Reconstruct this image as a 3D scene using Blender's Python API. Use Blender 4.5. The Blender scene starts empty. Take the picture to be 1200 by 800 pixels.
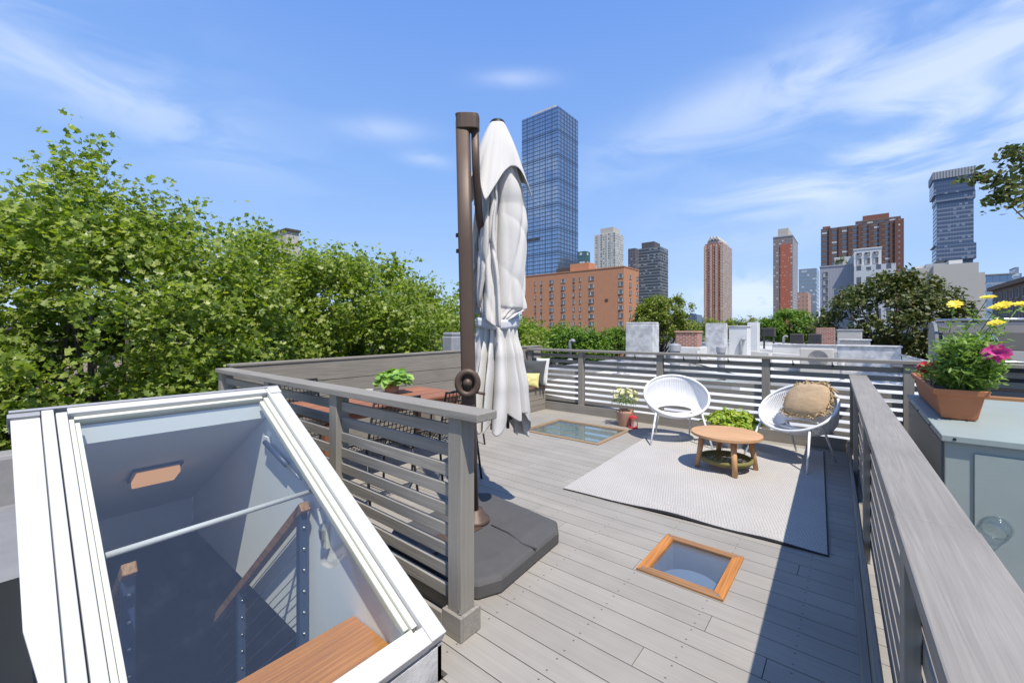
import bpy, bmesh, math, random
import numpy as np
from mathutils import Vector, Matrix, noise as mnoise
R = math.radians
random.seed(7)
scn = bpy.context.scene
col = scn.collection
CH = 1.45                      # eye height above the deck
F_, YH = 490.0, 387.0          # survey of the place: focal length in photo pixels, horizon row
YAW = math.atan(400 / 490)
s_, c_ = math.sin(YAW), math.cos(YAW)

def at(px, py, D):
    l = (px - 600) * D / F_
    return Vector((-s_ * D + c_ * l, c_ * D + s_ * l, CH - (py - YH) * D / F_))
def onX(px, py, X):
    r = (px - 600) / F_
    return at(px, py, X / (-s_ + c_ * r))
def onY(px, py, Y):
    r = (px - 600) / F_
    return at(px, py, Y / (c_ + s_ * r))
def onZ(px, py, z):
    return at(px, py, (CH - z) * F_ / (py - YH))

# ------------------------------------------------------------------ materials
class NT:
    def __init__(s, name):
        s.m = bpy.data.materials.new(name); s.m.use_nodes = True
        s.t = s.m.node_tree; s.t.nodes.clear()
        s.out = s.n('ShaderNodeOutputMaterial')
    def n(s, typ, **kw):
        nd = s.t.nodes.new(typ)
        for k, v in kw.items():
            if k.startswith('i_'):
                key = k[2:]
                key = int(key) if key.isdigit() else key.replace('_', ' ')
                nd.inputs[key].default_value = v
            else: setattr(nd, k, v)
        return nd
    def l(s, a, b): s.t.links.new(a, b)
    def math(s, op, a, b=None, c=None):
        nd = s.n('ShaderNodeMath', operation=op)
        for i, v in enumerate((a, b, c)):
            if v is None: continue
            if hasattr(v, 'is_linked'): s.l(v, nd.inputs[i])
            else: nd.inputs[i].default_value = v
        return nd.outputs[0]
    def mix(s, fac, a, b, mode='MIX'):
        nd = s.n('ShaderNodeMix', data_type='RGBA', blend_type=mode)
        for i, v in ((0, fac), (6, a), (7, b)):
            if hasattr(v, 'is_linked'): s.l(v, nd.inputs[i])
            else: nd.inputs[i].default_value = v
        return nd.outputs[2]
def c4(c): return (c[0], c[1], c[2], 1)

def M(name, colr, rough=.6, var=.12, scale=6, bump=0., bscale=40, metal=0., stretch=(1, 1, 1), island=0., spec=.4, tint=None, ridge=None, coat=0):
    t = NT(name)
    tc = t.n('ShaderNodeTexCoord'); mp = t.n('ShaderNodeMapping')
    mp.inputs['Scale'].default_value = stretch
    t.l(tc.outputs['Object'], mp.inputs['Vector'])
    n1 = t.n('ShaderNodeTexNoise', i_Scale=scale, i_Detail=6., i_Roughness=.6)
    t.l(mp.outputs[0], n1.inputs['Vector'])
    f = t.math('MULTIPLY_ADD', n1.outputs[0], 2 * var, 1 - var)
    if island:
        g = t.n('ShaderNodeNewGeometry')
        f = t.math('MULTIPLY', f, t.math('MULTIPLY_ADD', g.outputs['Random Per Island'], 2 * island, 1 - island))
    cc = t.n('ShaderNodeRGB'); cc.outputs[0].default_value = c4(colr)
    base = cc.outputs[0]
    if tint:
        n3 = t.n('ShaderNodeTexNoise', i_Scale=tint[1], i_Detail=4.)
        t.l(mp.outputs[0], n3.inputs['Vector'])
        rp = t.n('ShaderNodeValToRGB'); rp.color_ramp.elements[0].position = .42; rp.color_ramp.elements[1].position = .62
        t.l(n3.outputs[0], rp.inputs[0])
        base = t.mix(rp.outputs[0], base, c4(tint[0]))
    cm = t.n('ShaderNodeCombineColor'); [t.l(f, cm.inputs[i]) for i in range(3)]
    base = t.mix(1., base, cm.outputs[0], 'MULTIPLY')
    p = t.n('ShaderNodeBsdfPrincipled', i_Roughness=rough, i_Metallic=metal)
    p.inputs['Specular IOR Level'].default_value = spec
    if coat: p.inputs['Coat Weight'].default_value = coat
    t.l(base, p.inputs['Base Color'])
    if bump:
        n2 = t.n('ShaderNodeTexNoise', i_Scale=bscale, i_Detail=5., i_Roughness=.65)
        t.l(mp.outputs[0], n2.inputs['Vector'])
        b = t.n('ShaderNodeBump', i_Strength=bump, i_Distance=.01)
        t.l(n2.outputs[0], b.inputs['Height'])
        t.l(b.outputs[0], p.inputs['Normal'])
    t.l(p.outputs[0], t.out.inputs[0])
    return t.m

def Mwood(name, colr, dark, axis, rough=.6, k=1., bump=.5, island=.1, contrast=.6, fine=70., screws=False):
    """painted or oiled boards with the grain along axis 0/1/2"""
    t = NT(name)
    tc = t.n('ShaderNodeTexCoord'); mp = t.n('ShaderNodeMapping')
    sc = [1., 1., 1.]; sc[axis] = .035
    mp.inputs['Scale'].default_value = sc
    g = t.n('ShaderNodeNewGeometry')
    ad = t.n('ShaderNodeVectorMath', operation='ADD')
    sp = t.n('ShaderNodeCombineXYZ'); r9 = t.math('MULTIPLY', g.outputs['Random Per Island'], 37.)
    [t.l(r9, sp.inputs[i]) for i in range(3)]
    t.l(tc.outputs['Object'], ad.inputs[0]); t.l(sp.outputs[0], ad.inputs[1])
    t.l(ad.outputs[0], mp.inputs['Vector'])
    n1 = t.n('ShaderNodeTexNoise', i_Scale=fine * k, i_Detail=5., i_Roughness=.6, i_Distortion=.4)
    t.l(mp.outputs[0], n1.inputs['Vector'])
    n0 = t.n('ShaderNodeTexNoise', i_Scale=9. * k, i_Detail=3., i_Distortion=1.2)
    t.l(mp.outputs[0], n0.inputs['Vector'])
    w = t.math('SINE', t.math('MULTIPLY', n0.outputs[0], 60.))
    h = t.math('ADD', t.math('MULTIPLY', n1.outputs[0], .8), t.math('MULTIPLY_ADD', w, .08, .1))
    rp = t.n('ShaderNodeValToRGB'); rp.color_ramp.elements[0].position = .3; rp.color_ramp.elements[1].position = .72
    t.l(h, rp.inputs[0])
    f = t.math('MULTIPLY', rp.outputs[0], contrast)
    base = t.mix(f, c4(colr), c4(dark))
    big = t.n('ShaderNodeTexNoise', i_Scale=2.3, i_Detail=5.)
    t.l(tc.outputs['Object'], big.inputs['Vector'])
    v = t.math('MULTIPLY', t.math('MULTIPLY_ADD', g.outputs['Random Per Island'], 2 * island, 1 - island), t.math('MULTIPLY_ADD', big.outputs[0], .4, .8))
    cm = t.n('ShaderNodeCombineColor'); [t.l(v, cm.inputs[i]) for i in range(3)]
    base = t.mix(1., base, cm.outputs[0], 'MULTIPLY')
    if screws:      # screw heads in pairs over every joist
        sx = t.n('ShaderNodeSeparateXYZ'); t.l(tc.outputs['Object'], sx.inputs[0])
        fx = t.math('MULTIPLY', t.math('SUBTRACT', t.math('FRACT', t.math('DIVIDE', sx.outputs[0], .406)), .5), .406)
        ty = t.math('MULTIPLY', t.math('FRACT', t.math('DIVIDE', t.math('ADD', sx.outputs[1], 1.5), .1405)), .1405)
        ty = t.math('SUBTRACT', t.math('ABSOLUTE', t.math('SUBTRACT', ty, .0678)), .040)
        d2 = t.math('ADD', t.math('MULTIPLY', fx, fx), t.math('MULTIPLY', ty, ty))
        base = t.mix(t.math('MULTIPLY', t.math('LESS_THAN', d2, .0047 ** 2), .75), base, (.05, .045, .04, 1))
    p = t.n('ShaderNodeBsdfPrincipled', i_Roughness=rough); p.inputs['Specular IOR Level'].default_value = .3
    t.l(base, p.inputs['Base Color'])
    b = t.n('ShaderNodeBump', i_Strength=bump, i_Distance=.004); b.invert = True
    t.l(h, b.inputs['Height']); t.l(b.outputs[0], p.inputs['Normal'])
    t.l(p.outputs[0], t.out.inputs[0])
    return t.m

def Mbrick(name, c1, c2, mort, sx=1., flat=False, var=.25):
    t = NT(name)
    uv = t.n('ShaderNodeUVMap')
    br = t.n('ShaderNodeTexBrick', i_Scale=1.)
    br.inputs['Color1'].default_value = c4(c1); br.inputs['Color2'].default_value = c4(c2); br.inputs['Mortar'].default_value = c4(mort)
    br.inputs['Mortar Size'].default_value = .012 * sx
    br.inputs['Brick Width'].default_value = .22 * sx; br.inputs['Row Height'].default_value = .075 * sx
    t.l(uv.outputs[0], br.inputs['Vector'])
    n1 = t.n('ShaderNodeTexNoise', i_Scale=.6, i_Detail=7., i_Roughness=.7); t.l(uv.outputs[0], n1.inputs['Vector'])
    v = t.math('MULTIPLY_ADD', n1.outputs[0], 2 * var, 1 - var)
    cm = t.n('ShaderNodeCombineColor'); [t.l(v, cm.inputs[i]) for i in range(3)]
    p = t.n('ShaderNodeBsdfPrincipled', i_Roughness=.85)
    t.l(t.mix(1., br.outputs[0], cm.outputs[0], 'MULTIPLY'), p.inputs['Base Color'])
    b = t.n('ShaderNodeBump', i_Strength=.4, i_Distance=.01); t.l(br.outputs[0], b.inputs['Height']); t.l(b.outputs[0], p.inputs['Normal'])
    t.l(p.outputs[0], t.out.inputs[0])
    return t.m

def Mfacade(name, wall, glass, pw, ph, u0, u1, v0, v1, band=None, bandcol=None, grough=.12, wrough=.8, blind=.25, blindcol=(.6, .6, .57), gmetal=0., wvar=.15, wmetal=0.):
    """storeys and bays of a far building: window openings are glass, the rest wall; UVs are metres"""
    t = NT(name)
    uv = t.n('ShaderNodeUVMap'); sx = t.n('ShaderNodeSeparateXYZ'); t.l(uv.outputs[0], sx.inputs[0])
    U = t.math('DIVIDE', sx.outputs[0], pw); V = t.math('DIVIDE', sx.outputs[1], ph)
    fu = t.math('FRACT', U); fv = t.math('FRACT', V)
    def rng(x, a, b): return t.math('MULTIPLY', t.math('GREATER_THAN', x, a), t.math('LESS_THAN', x, b))
    win = t.math('MULTIPLY', rng(fu, u0, u1), rng(fv, v0, v1))
    cb = t.n('ShaderNodeCombineXYZ'); t.l(t.math('FLOOR', U), cb.inputs[0]); t.l(t.math('FLOOR', V), cb.inputs[1])
    wn = t.n('ShaderNodeTexWhiteNoise', noise_dimensions='3D'); t.l(cb.outputs[0], wn.inputs['Vector'])
    isb = t.math('LESS_THAN', wn.outputs[0], blind)
    # a drawn blind fills the upper part of some panes
    isb = t.math('MULTIPLY', isb, t.math('GREATER_THAN', fv, v0 + (v1 - v0) * .35))
    gl = t.mix(isb, c4(glass), c4(blindcol))
    n1 = t.n('ShaderNodeTexNoise', i_Scale=.05, i_Detail=8., i_Roughness=.7); t.l(uv.outputs[0], n1.inputs['Vector'])
    v = t.math('MULTIPLY_ADD', n1.outputs[0], 2 * wvar, 1 - wvar)
    cm = t.n('ShaderNodeCombineColor'); [t.l(v, cm.inputs[i]) for i in range(3)]
    wc = t.mix(1., c4(wall), cm.outputs[0], 'MULTIPLY')
    if band:
        wc = t.mix(rng(fv, band[0], band[1]), wc, c4(bandcol))
    pw_ = t.n('ShaderNodeBsdfPrincipled', i_Roughness=wrough, i_Metallic=wmetal); t.l(wc, pw_.inputs['Base Color'])
    pg = t.n('ShaderNodeBsdfPrincipled', i_Roughness=grough, i_Metallic=gmetal); t.l(gl, pg.inputs['Base Color'])
    pg.inputs['Specular IOR Level'].default_value = .8
    nb = t.n('ShaderNodeBump', i_Strength=.25, i_Distance=.3)
    t.l(wn.outputs[0], nb.inputs['Height'])
    mx = t.n('ShaderNodeMixShader'); t.l(win, mx.inputs[0]); t.l(pw_.outputs[0], mx.inputs[1]); t.l(pg.outputs[0], mx.inputs[2])
    t.l(mx.outputs[0], t.out.inputs[0])
    return t.m

def Mglass(name, tint=(.9, .95, .93), ior=1.5, rough=.0, boost=1., dust=0.):
    t = NT(name)
    tr = t.n('ShaderNodeBsdfTransparent'); tr.inputs[0].default_value = c4(tint)
    gl = t.n('ShaderNodeBsdfGlossy', i_Roughness=rough); gl.inputs[0].default_value = (1, 1, 1, 1)
    lw = t.n('ShaderNodeLayerWeight', i_Blend=.5)          # thin pane: Schlick reflectance, same from both sides
    r0 = ((ior - 1) / (ior + 1)) ** 2
    f = t.math('MULTIPLY_ADD', t.math('POWER', lw.outputs['Facing'], 5.), (1 - r0) * boost, r0 * boost)
    f = t.math('MINIMUM', f, 1.)
    mx = t.n('ShaderNodeMixShader'); t.l(f, mx.inputs[0]); t.l(tr.outputs[0], mx.inputs[1]); t.l(gl.outputs[0], mx.inputs[2])
    o = mx.outputs[0]
    if dust:
        tc = t.n('ShaderNodeTexCoord')
        n1 = t.n('ShaderNodeTexNoise', i_Scale=9., i_Detail=9., i_Roughness=.8, i_Distortion=.3); t.l(tc.outputs['Object'], n1.inputs['Vector'])
        rp = t.n('ShaderNodeValToRGB'); rp.color_ramp.elements[0].position = .5; rp.color_ramp.elements[1].position = .8
        t.l(n1.outputs[0], rp.inputs[0])
        df = t.n('ShaderNodeBsdfDiffuse'); df.inputs[0].default_value = (.6, .62, .65, 1)
        m2 = t.n('ShaderNodeMixShader'); t.l(t.math('MULTIPLY_ADD', rp.outputs[0], dust * .5, dust * .6), m2.inputs[0]); t.l(o, m2.inputs[1]); t.l(df.outputs[0], m2.inputs[2])
        o = m2.outputs[0]
    t.l(o, t.out.inputs[0])
    return t.m

def Mleaf(name, cols, trans=.35, rough=.5):
    t = NT(name)
    g = t.n('ShaderNodeNewGeometry')
    rp = t.n('ShaderNodeValToRGB'); el = rp.color_ramp.elements
    el[0].position = 0; el[0].color = c4(cols[0]); el[1].position = 1; el[1].color = c4(cols[-1])
    for i, cc in enumerate(cols[1:-1]):
        e = el.new((i + 1) / (len(cols) - 1)); e.color = c4(cc)
    t.l(g.outputs['Random Per Island'], rp.inputs[0])
    p = t.n('ShaderNodeBsdfPrincipled', i_Roughness=rough); p.inputs['Specular IOR Level'].default_value = .45
    t.l(rp.outputs[0], p.inputs['Base Color'])
    tr = t.n('ShaderNodeBsdfTranslucent')
    t.l(t.mix(1., rp.outputs[0], (1.5, 1.6, .55, 1), 'MULTIPLY'), tr.inputs[0])
    mx = t.n('ShaderNodeMixShader'); mx.inputs[0].default_value = trans
    t.l(p.outputs[0], mx.inputs[1]); t.l(tr.outputs[0], mx.inputs[2]); t.l(mx.outputs[0], t.out.inputs[0])
    return t.m

def Mrug(name):
    t = NT(name)
    tc = t.n('ShaderNodeTexCoord'); mp = t.n('ShaderNodeMapping'); mp.inputs['Rotation'].default_value = (0, 0, R(28))
    t.l(tc.outputs['Object'], mp.inputs['Vector'])
    ck = t.n('ShaderNodeTexChecker', i_Scale=70.); t.l(mp.outputs[0], ck.inputs['Vector'])
    n1 = t.n('ShaderNodeTexNoise', i_Scale=95., i_Detail=3.); t.l(tc.outputs['Object'], n1.inputs['Vector'])
    n2 = t.n('ShaderNodeTexNoise', i_Scale=2., i_Detail=4.); t.l(tc.outputs['Object'], n2.inputs['Vector'])
    f = t.math('ADD', t.math('MULTIPLY', ck.outputs['Fac'], .45), t.math('MULTIPLY_ADD', n1.outputs[0], 1.5, -.55))
    f = t.math('MINIMUM', t.math('MAXIMUM', f, 0.), 1.)
    b = t.mix(f, (.52, .49, .45, 1), (.28, .262, .24, 1))
    v = t.math('MULTIPLY_ADD', n2.outputs[0], .3, .85)
    cm = t.n('ShaderNodeCombineColor'); [t.l(v, cm.inputs[i]) for i in range(3)]
    p = t.n('ShaderNodeBsdfPrincipled', i_Roughness=.95); p.inputs['Specular IOR Level'].default_value = .1
    t.l(t.mix(1., b, cm.outputs[0], 'MULTIPLY'), p.inputs['Base Color'])
    bm_ = t.n('ShaderNodeBump', i_Strength=.5, i_Distance=.004); t.l(f, bm_.inputs['Height']); t.l(bm_.outputs[0], p.inputs['Normal'])
    t.l(p.outputs[0], t.out.inputs[0])
    return t.m

def Mlamp(name, colr, strength):
    t = NT(name)
    e = t.n('ShaderNodeEmission', i_Strength=strength); e.inputs[0].default_value = c4(colr)
    t.l(e.outputs[0], t.out.inputs[0])
    return t.m

GREY, GREYD = (.33, .315, .29), (.235, .225, .205)
m_deck = Mwood('deck_paint', (.315, .29, .252), (.24, .218, .188), 0, rough=.62, island=.055, contrast=.5, bump=.35, screws=True)
m_railX = Mwood('rail_paint_x', (.285, .262, .225), (.19, .172, .145), 0, rough=.65, island=.07, contrast=.7)
m_railY = Mwood('rail_paint_y', (.29, .265, .23), (.19, .172, .148), 1, rough=.6, island=.05, contrast=.6, k=1.3, bump=.6)
m_railZ = Mwood('rail_paint_z', (.285, .262, .222), (.21, .19, .16), 2, rough=.65, island=.06, contrast=.6)
m_wallY = Mwood('parapet_paint', (.29, .26, .215), (.18, .16, .13), 1, rough=.75, island=.12, contrast=.8)
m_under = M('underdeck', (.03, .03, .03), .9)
m_cedarX = Mwood('cedar_x', (.42, .22, .095), (.13, .06, .025), 0, rough=.45, island=.25, contrast=.9, bump=.3)
m_cedarXw = Mwood('weathered_cedar_x', (.36, .25, .15), (.20, .12, .07), 0, rough=.6, island=.12, contrast=.7)
m_cedarYw = Mwood('weathered_cedar_y', (.34, .24, .15), (.19, .12, .07), 1, rough=.6, island=.12, contrast=.7)
m_cedarY = Mwood('cedar_y', (.58, .235, .05), (.26, .09, .02), 1, rough=.42, island=.18, contrast=.8, bump=.3)
m_tableY = Mwood('eucalyptus', (.36, .15, .075), (.2, .07, .035), 1, rough=.5, island=.2, contrast=.7)
m_teak = Mwood('teak', (.56, .33, .17), (.40, .21, .10), 0, rough=.55, island=.08, contrast=.6)
m_white = M('white_paint', (.51, .505, .49), .45, .03, 5, .08, 60)
m_whitemetal = M('white_metal', (.72, .72, .71), .35, .04, 9)
m_cream = M('cream_paint', (.56, .56, .47), .5, .05, 7)
m_drywall = M('drywall', (.80, .81, .80), .8, .04, 2, .05, 30)
m_bronze = M('bronze_metal', (.095, .062, .044), .5, .15, 12, metal=.15)
m_plate = M('stone_resin', (.082, .079, .076), .75, .2, 9, .4, 120)
m_canvas = M('canvas', (.60, .575, .54), .9, .05, 3, .2, 90, spec=.1)
m_navy = M('navy_metal', (.035, .055, .11), .4, .1, 8)
m_floor = M('shade_navy_floor', (.016, .034, .13), .5, .3, 3)  # blue of the deep stairwell shade is put into this colour
m_steel = M('steel', (.55, .55, .55), .3, .05, 9, metal=.9)
m_black = M('black_metal', (.015, .015, .016), .45, .1, 9)
m_cord = M('white_cord', (.76, .76, .76), .5, .04, 30)
m_terra = M('terracotta', (.46, .17, .075), .7, .15, 9, .1, 60)
m_terrac = M('pale_terracotta', (.42, .25, .17), .8, .25, 8, .2, 50)
m_soil = M('soil', (.05, .035, .025), .95, .4, 30, .6, 60)
m_red = M('red_paint', (.55, .05, .06), .45, .1, 8)
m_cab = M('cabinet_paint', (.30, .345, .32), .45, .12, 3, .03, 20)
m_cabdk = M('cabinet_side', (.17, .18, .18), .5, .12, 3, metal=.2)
m_roofw = M('roof_coating', (.60, .585, .555), .6, .14, 1.3, .35, 7, tint=((.45, .44, .42), .5))
m_stucco = M('stucco_white', (.54, .535, .53), .7, .18, 5, 1., 9, tint=((.37, .37, .37), 4))
m_silver = M('silver_coating', (.33, .33, .34), .55, .25, 4, .7, 9, metal=.15)
m_brickr = Mbrick('brick_red', (.33, .105, .055), (.24, .075, .045), (.42, .36, .32))
m_brickor = Mbrick('brick_orange', (.52, .215, .10), (.45, .175, .08), (.44, .25, .15), sx=2.2, var=.12)
m_brown = Mbrick('brick_brown', (.21, .15, .11), (.17, .11, .08), (.25, .2, .17))
m_conc = M('concrete', (.42, .40, .37), .85, .1, .4, .1, 3)
m_beige = M('beige_concrete', (.47, .44, .39), .85, .06, .08)
m_whitewall = M('white_wall', (.62, .62, .60), .8, .05, .2)
m_greywall = M('grey_wall', (.34, .35, .37), .8, .06, .15)
m_dark = M('dark_panel', (.06, .06, .065), .5, .2, 5)
m_darkbrown = M('dark_brown_panel', (.075, .062, .055), .7, .3, 2)
m_grillm = M('grill_steel', (.085, .082, .078), .55, .15, 6, metal=.2)
m_jute = M('jute', (.50, .36, .215), .95, .42, 24, 1., 90, stretch=(.5, .5, 6))
m_fringe = M('jute_fringe', (.50, .36, .20), .95, .25, 40)
m_rug = Mrug('rug_weave')
m_rugedge = M('rug_edge', (.045, .045, .05), .9)
m_yellow = M('yellow_cloth', (.62, .55, .22), .9, .15, 8)
m_cushd = M('dark_cushion', (.07, .075, .075), .9)
m_cushl = M('light_cushion', (.6, .6, .57), .9)
m_browntop = Mwood('bench_top', (.20, .125, .08), (.12, .07, .045), 1, rough=.6)
m_olive = M('olive_weave', (.17, .15, .05), .8, .25, 40)
m_glass = Mglass('hatch_glass', (.95, .97, .96), 1.45, .0, 1.3, .022)
m_glassd = Mglass('skylight_glass', (.88, .92, .93), 1.5, .0, 1.3, .03)
m_dome = Mglass('clear_plastic', (.88, .91, .92), 1.5, .03, 1.8)
m_bark = M('bark', (.12, .10, .08), .9, .35, 5, .6, 12, stretch=(1, 1, .3))
m_twig = M('twig', (.07, .055, .04), .9, .2, 8)
m_stem = M('green_stem', (.12, .20, .05), .7, .15, 8)
m_leafA = Mleaf('plane_leaf', [(.09, .15, .018), (.175, .245, .030), (.25, .32, .055), (.38, .42, .11), (.125, .19, .022)], .45, .40)
m_leafB = Mleaf('street_leaf', [(.07, .15, .012), (.13, .235, .02), (.19, .29, .035)], .35)
m_leafC = Mleaf('dark_leaf', [(.035, .06, .011), (.07, .095, .018), (.11, .13, .028), (.14, .125, .04)], .22, .5)
m_leafD = Mleaf('mid_leaf', [(.09, .14, .014), (.18, .23, .028), (.29, .31, .055)], .35)
m_leafE = Mleaf('lime_leaf', [(.20, .33, .03), (.33, .42, .04), (.45, .48, .05)], .3)
m_leafF = Mleaf('herb_leaf', [(.09, .17, .03), (.17, .28, .05), (.30, .40, .11)], .35)
m_leafG = Mleaf('pot_leaf', [(.20, .36, .07), (.30, .48, .10), (.14, .28, .05)], .3)
m_leafH = Mleaf('grey_leaf', [(.10, .16, .05), (.20, .26, .10), (.30, .34, .16)], .3)
m_petw = Mleaf('cream_petal', [(.75, .70, .35), (.80, .78, .55)], .2)
m_pety = Mleaf('yellow_petal', [(.80, .62, .03), (.82, .70, .10)], .25)
m_petp = Mleaf('pink_petal', [(.62, .05, .30), (.75, .15, .42)], .25)
m_petr = Mleaf('red_petal', [(.50, .02, .04), (.62, .06, .08)], .2)
m_ground = M('ground_mat', (.10, .10, .095), .95, .2, .02)
m_asphalt = M('asphalt', (.05, .05, .052), .9, .2, .5)
m_pave = M('pavement_mat', (.30, .29, .27), .9, .12, .7)
m_shade = Mlamp('lamp_glow', (1., .52, .25), .55)

# ------------------------------------------------------------------ mesh builder
class MB:
    def __init__(s, root=None):
        s.v = []; s.f = []; s.mi = []; s.uv = []; s.root = root; s.cur = 0
        s.o = Vector(root.location) if root is not None else Vector((0, 0, 0))
    def face(s, idx, uv=None):
        s.f.append(tuple(idx)); s.mi.append(s.cur); s.uv.append(uv)
    def poly(s, pts, uv=None):
        b = len(s.v); s.v += [tuple(p) for p in pts]; s.face(range(b, b + len(pts)), uv)
    def hexa(s, p):        # 0-3 bottom ccw, 4-7 top ccw
        b = len(s.v); s.v += [tuple(q) for q in p]
        for q in ((3, 2, 1, 0), (4, 5, 6, 7), (0, 1, 5, 4), (1, 2, 6, 5), (2, 3, 7, 6), (3, 0, 4, 7)):
            a = [Vector(p[i]) for i in q]
            if q in ((3, 2, 1, 0), (4, 5, 6, 7)):
                uv = [(v.x, v.y) for v in a]
            else:
                w = (a[1] - a[0]).length
                uv = [(0, a[0].z), (w, a[1].z), (w, a[2].z), (0, a[3].z)]
            s.face([b + i for i in q], uv)
        return s
    def box(s, x0, x1, y0, y1, z0, z1):
        return s.hexa([(x0, y0, z0), (x1, y0, z0), (x1, y1, z0), (x0, y1, z0), (x0, y0, z1), (x1, y0, z1), (x1, y1, z1), (x0, y1, z1)])
    def bar(s, p, q, w, h, up=(0, 0, 1)):
        p = Vector(p); q = Vector(q); d = (q - p).normalized(); u = Vector(up)
        if abs(d.dot(u)) > .98: u = Vector((1, 0, 0))
        a = d.cross(u).normalized(); b = a.cross(d)
        a *= w / 2; b *= h / 2
        return s.hexa([p - a - b, p + a - b, q + a - b, q - a - b, p - a + b, p + a + b, q + a + b, q - a + b])
    def tube(s, pts, r, n=8, cap=True):
        pts = [Vector(p) for p in pts]; k = len(pts)
        rs = r if isinstance(r, (list, tuple)) else [r] * k
        ref = None; base = len(s.v)
        for i, p in enumerate(pts):
            d = (pts[min(i + 1, k - 1)] - pts[max(i - 1, 0)])
            d = d.normalized() if d.length > 1e-9 else Vector((0, 0, 1))
            if ref is None:
                ref = Vector((0, 0, 1)) if abs(d.z) < .9 else Vector((1, 0, 0))
            a = d.cross(ref).normalized(); b = a.cross(d).normalized(); ref = b if abs(b.dot(d)) < .9 else ref
            ref = -d.cross(a)
            for j in range(n):
                t = 2 * math.pi * j / n
                s.v.append(tuple(p + (a * math.cos(t) + b * math.sin(t)) * rs[i]))
        for i in range(k - 1):
            for j in range(n):
                s.face((base + i * n + j, base + i * n + (j + 1) % n, base + (i + 1) * n + (j + 1) % n, base + (i + 1) * n + j))
        if cap:
            s.face([base + j for j in range(n)][::-1]); s.face([base + (k - 1) * n + j for j in range(n)])
        return s
    def ring(s, c, ax, R_, r, n=40, m=8, ry=None):
        """closed hoop; ax = two in-plane vectors"""
        c = Vector(c); a, b = Vector(ax[0]).normalized(), Vector(ax[1]).normalized(); nn = a.cross(b); base = len(s.v); ry = ry or R_
        for i in range(n):
            t = 2 * math.pi * i / n
            o = a * math.cos(t) * R_ + b * math.sin(t) * ry; rad = o.normalized()
            for j in range(m):
                u = 2 * math.pi * j / m
                s.v.append(tuple(c + o + rad * math.cos(u) * r + nn * math.sin(u) * r))
        for i in range(n):
            for j in range(m):
                s.face((base + i * m + j, base + ((i + 1) % n) * m + j, base + ((i + 1) % n) * m + (j + 1) % m, base + i * m + (j + 1) % m))
        return s
    def lathe(s, c, prof, n=28, cap=True):
        c = Vector(c); base = len(s.v); k = len(prof)
        for r, z in prof:
            for j in range(n):
                t = 2 * math.pi * j / n
                s.v.append((c.x + r * math.cos(t), c.y + r * math.sin(t), c.z + z))
        for i in range(k - 1):
            for j in range(n):
                s.face((base + i * n + j, base + i * n + (j + 1) % n, base + (i + 1) * n + (j + 1) % n, base + (i + 1) * n + j))
        if cap:
            if prof[0][0] > 1e-4: s.face([base + j for j in range(n)][::-1])
            if prof[-1][0] > 1e-4: s.face([base + (k - 1) * n + j for j in range(n)])
        return s
    def grid(s, fn, nu, nv, wrap=False):
        base = len(s.v)
        for i in range(nv + 1):
            for j in range(nu + (0 if wrap else 1)):
                s.v.append(tuple(fn(j / nu, i / nv)))
        w = nu if wrap else nu + 1
        for i in range(nv):
            for j in range(nu):
                s.face((base + i * w + j, base + i * w + (j + 1) % w, base + (i + 1) * w + (j + 1) % w, base + (i + 1) * w + j))
        return s
    def prism(s, pts, z0, z1):
        b = len(s.v); n = len(pts)
        s.v += [(p[0], p[1], z0) for p in pts] + [(p[0], p[1], z1) for p in pts]
        s.face([b + i for i in range(n)][::-1]); s.face([b + n + i for i in range(n)])
        for i in range(n): s.face((b + i, b + (i + 1) % n, b + n + (i + 1) % n, b + n + i))
        return s
    def extr(s, pts, d):
        """extrude a planar polygon (3D points) by vector d"""
        b = len(s.v); n = len(pts); d = Vector(d)
        s.v += [tuple(Vector(p)) for p in pts] + [tuple(Vector(p) + d) for p in pts]
        s.face([b + i for i in range(n)][::-1]); s.face([b + n + i for i in range(n)])
        for i in range(n): s.face((b + i, b + (i + 1) % n, b + n + (i + 1) % n, b + n + i))
        return s
    def build(s, name, mat, parent=None, smooth=False, bevel=0., loc=None):
        parent = parent if parent is not None else s.root
        me = bpy.data.meshes.new(name)
        o = s.o
        me.from_pydata([(v[0] - o.x, v[1] - o.y, v[2] - o.z) for v in s.v], [], s.f)
        for m in (mat if isinstance(mat, (list, tuple)) else [mat]): me.materials.append(m)
        me.polygons.foreach_set('material_index', s.mi)
        if any(u is not None for u in s.uv):
            ul = me.uv_layers.new(name='UVMap')
            flat = []
            for f, u in zip(s.f, s.uv):
                if u is None: u = [(s.v[i][0], s.v[i][2]) for i in f]
                for q in u: flat += [q[0], q[1]]
            ul.data.foreach_set('uv', flat)
        bm = bmesh.new(); bm.from_mesh(me); bmesh.ops.recalc_face_normals(bm, faces=bm.faces); bm.to_mesh(me); bm.free()
        if smooth: me.polygons.foreach_set('use_smooth', [True] * len(me.polygons))
        ob = bpy.data.objects.new(name, me); col.objects.link(ob)
        if parent is not None: ob.parent = parent
        if bevel:
            b = ob.modifiers.new('bevel', 'BEVEL'); b.width = bevel; b.segments = 2; b.limit_method = 'ANGLE'; b.angle_limit = R(40)
        if smooth == 'auto':
            me.polygons.foreach_set('use_smooth', [False] * len(me.polygons))
        return ob

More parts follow.
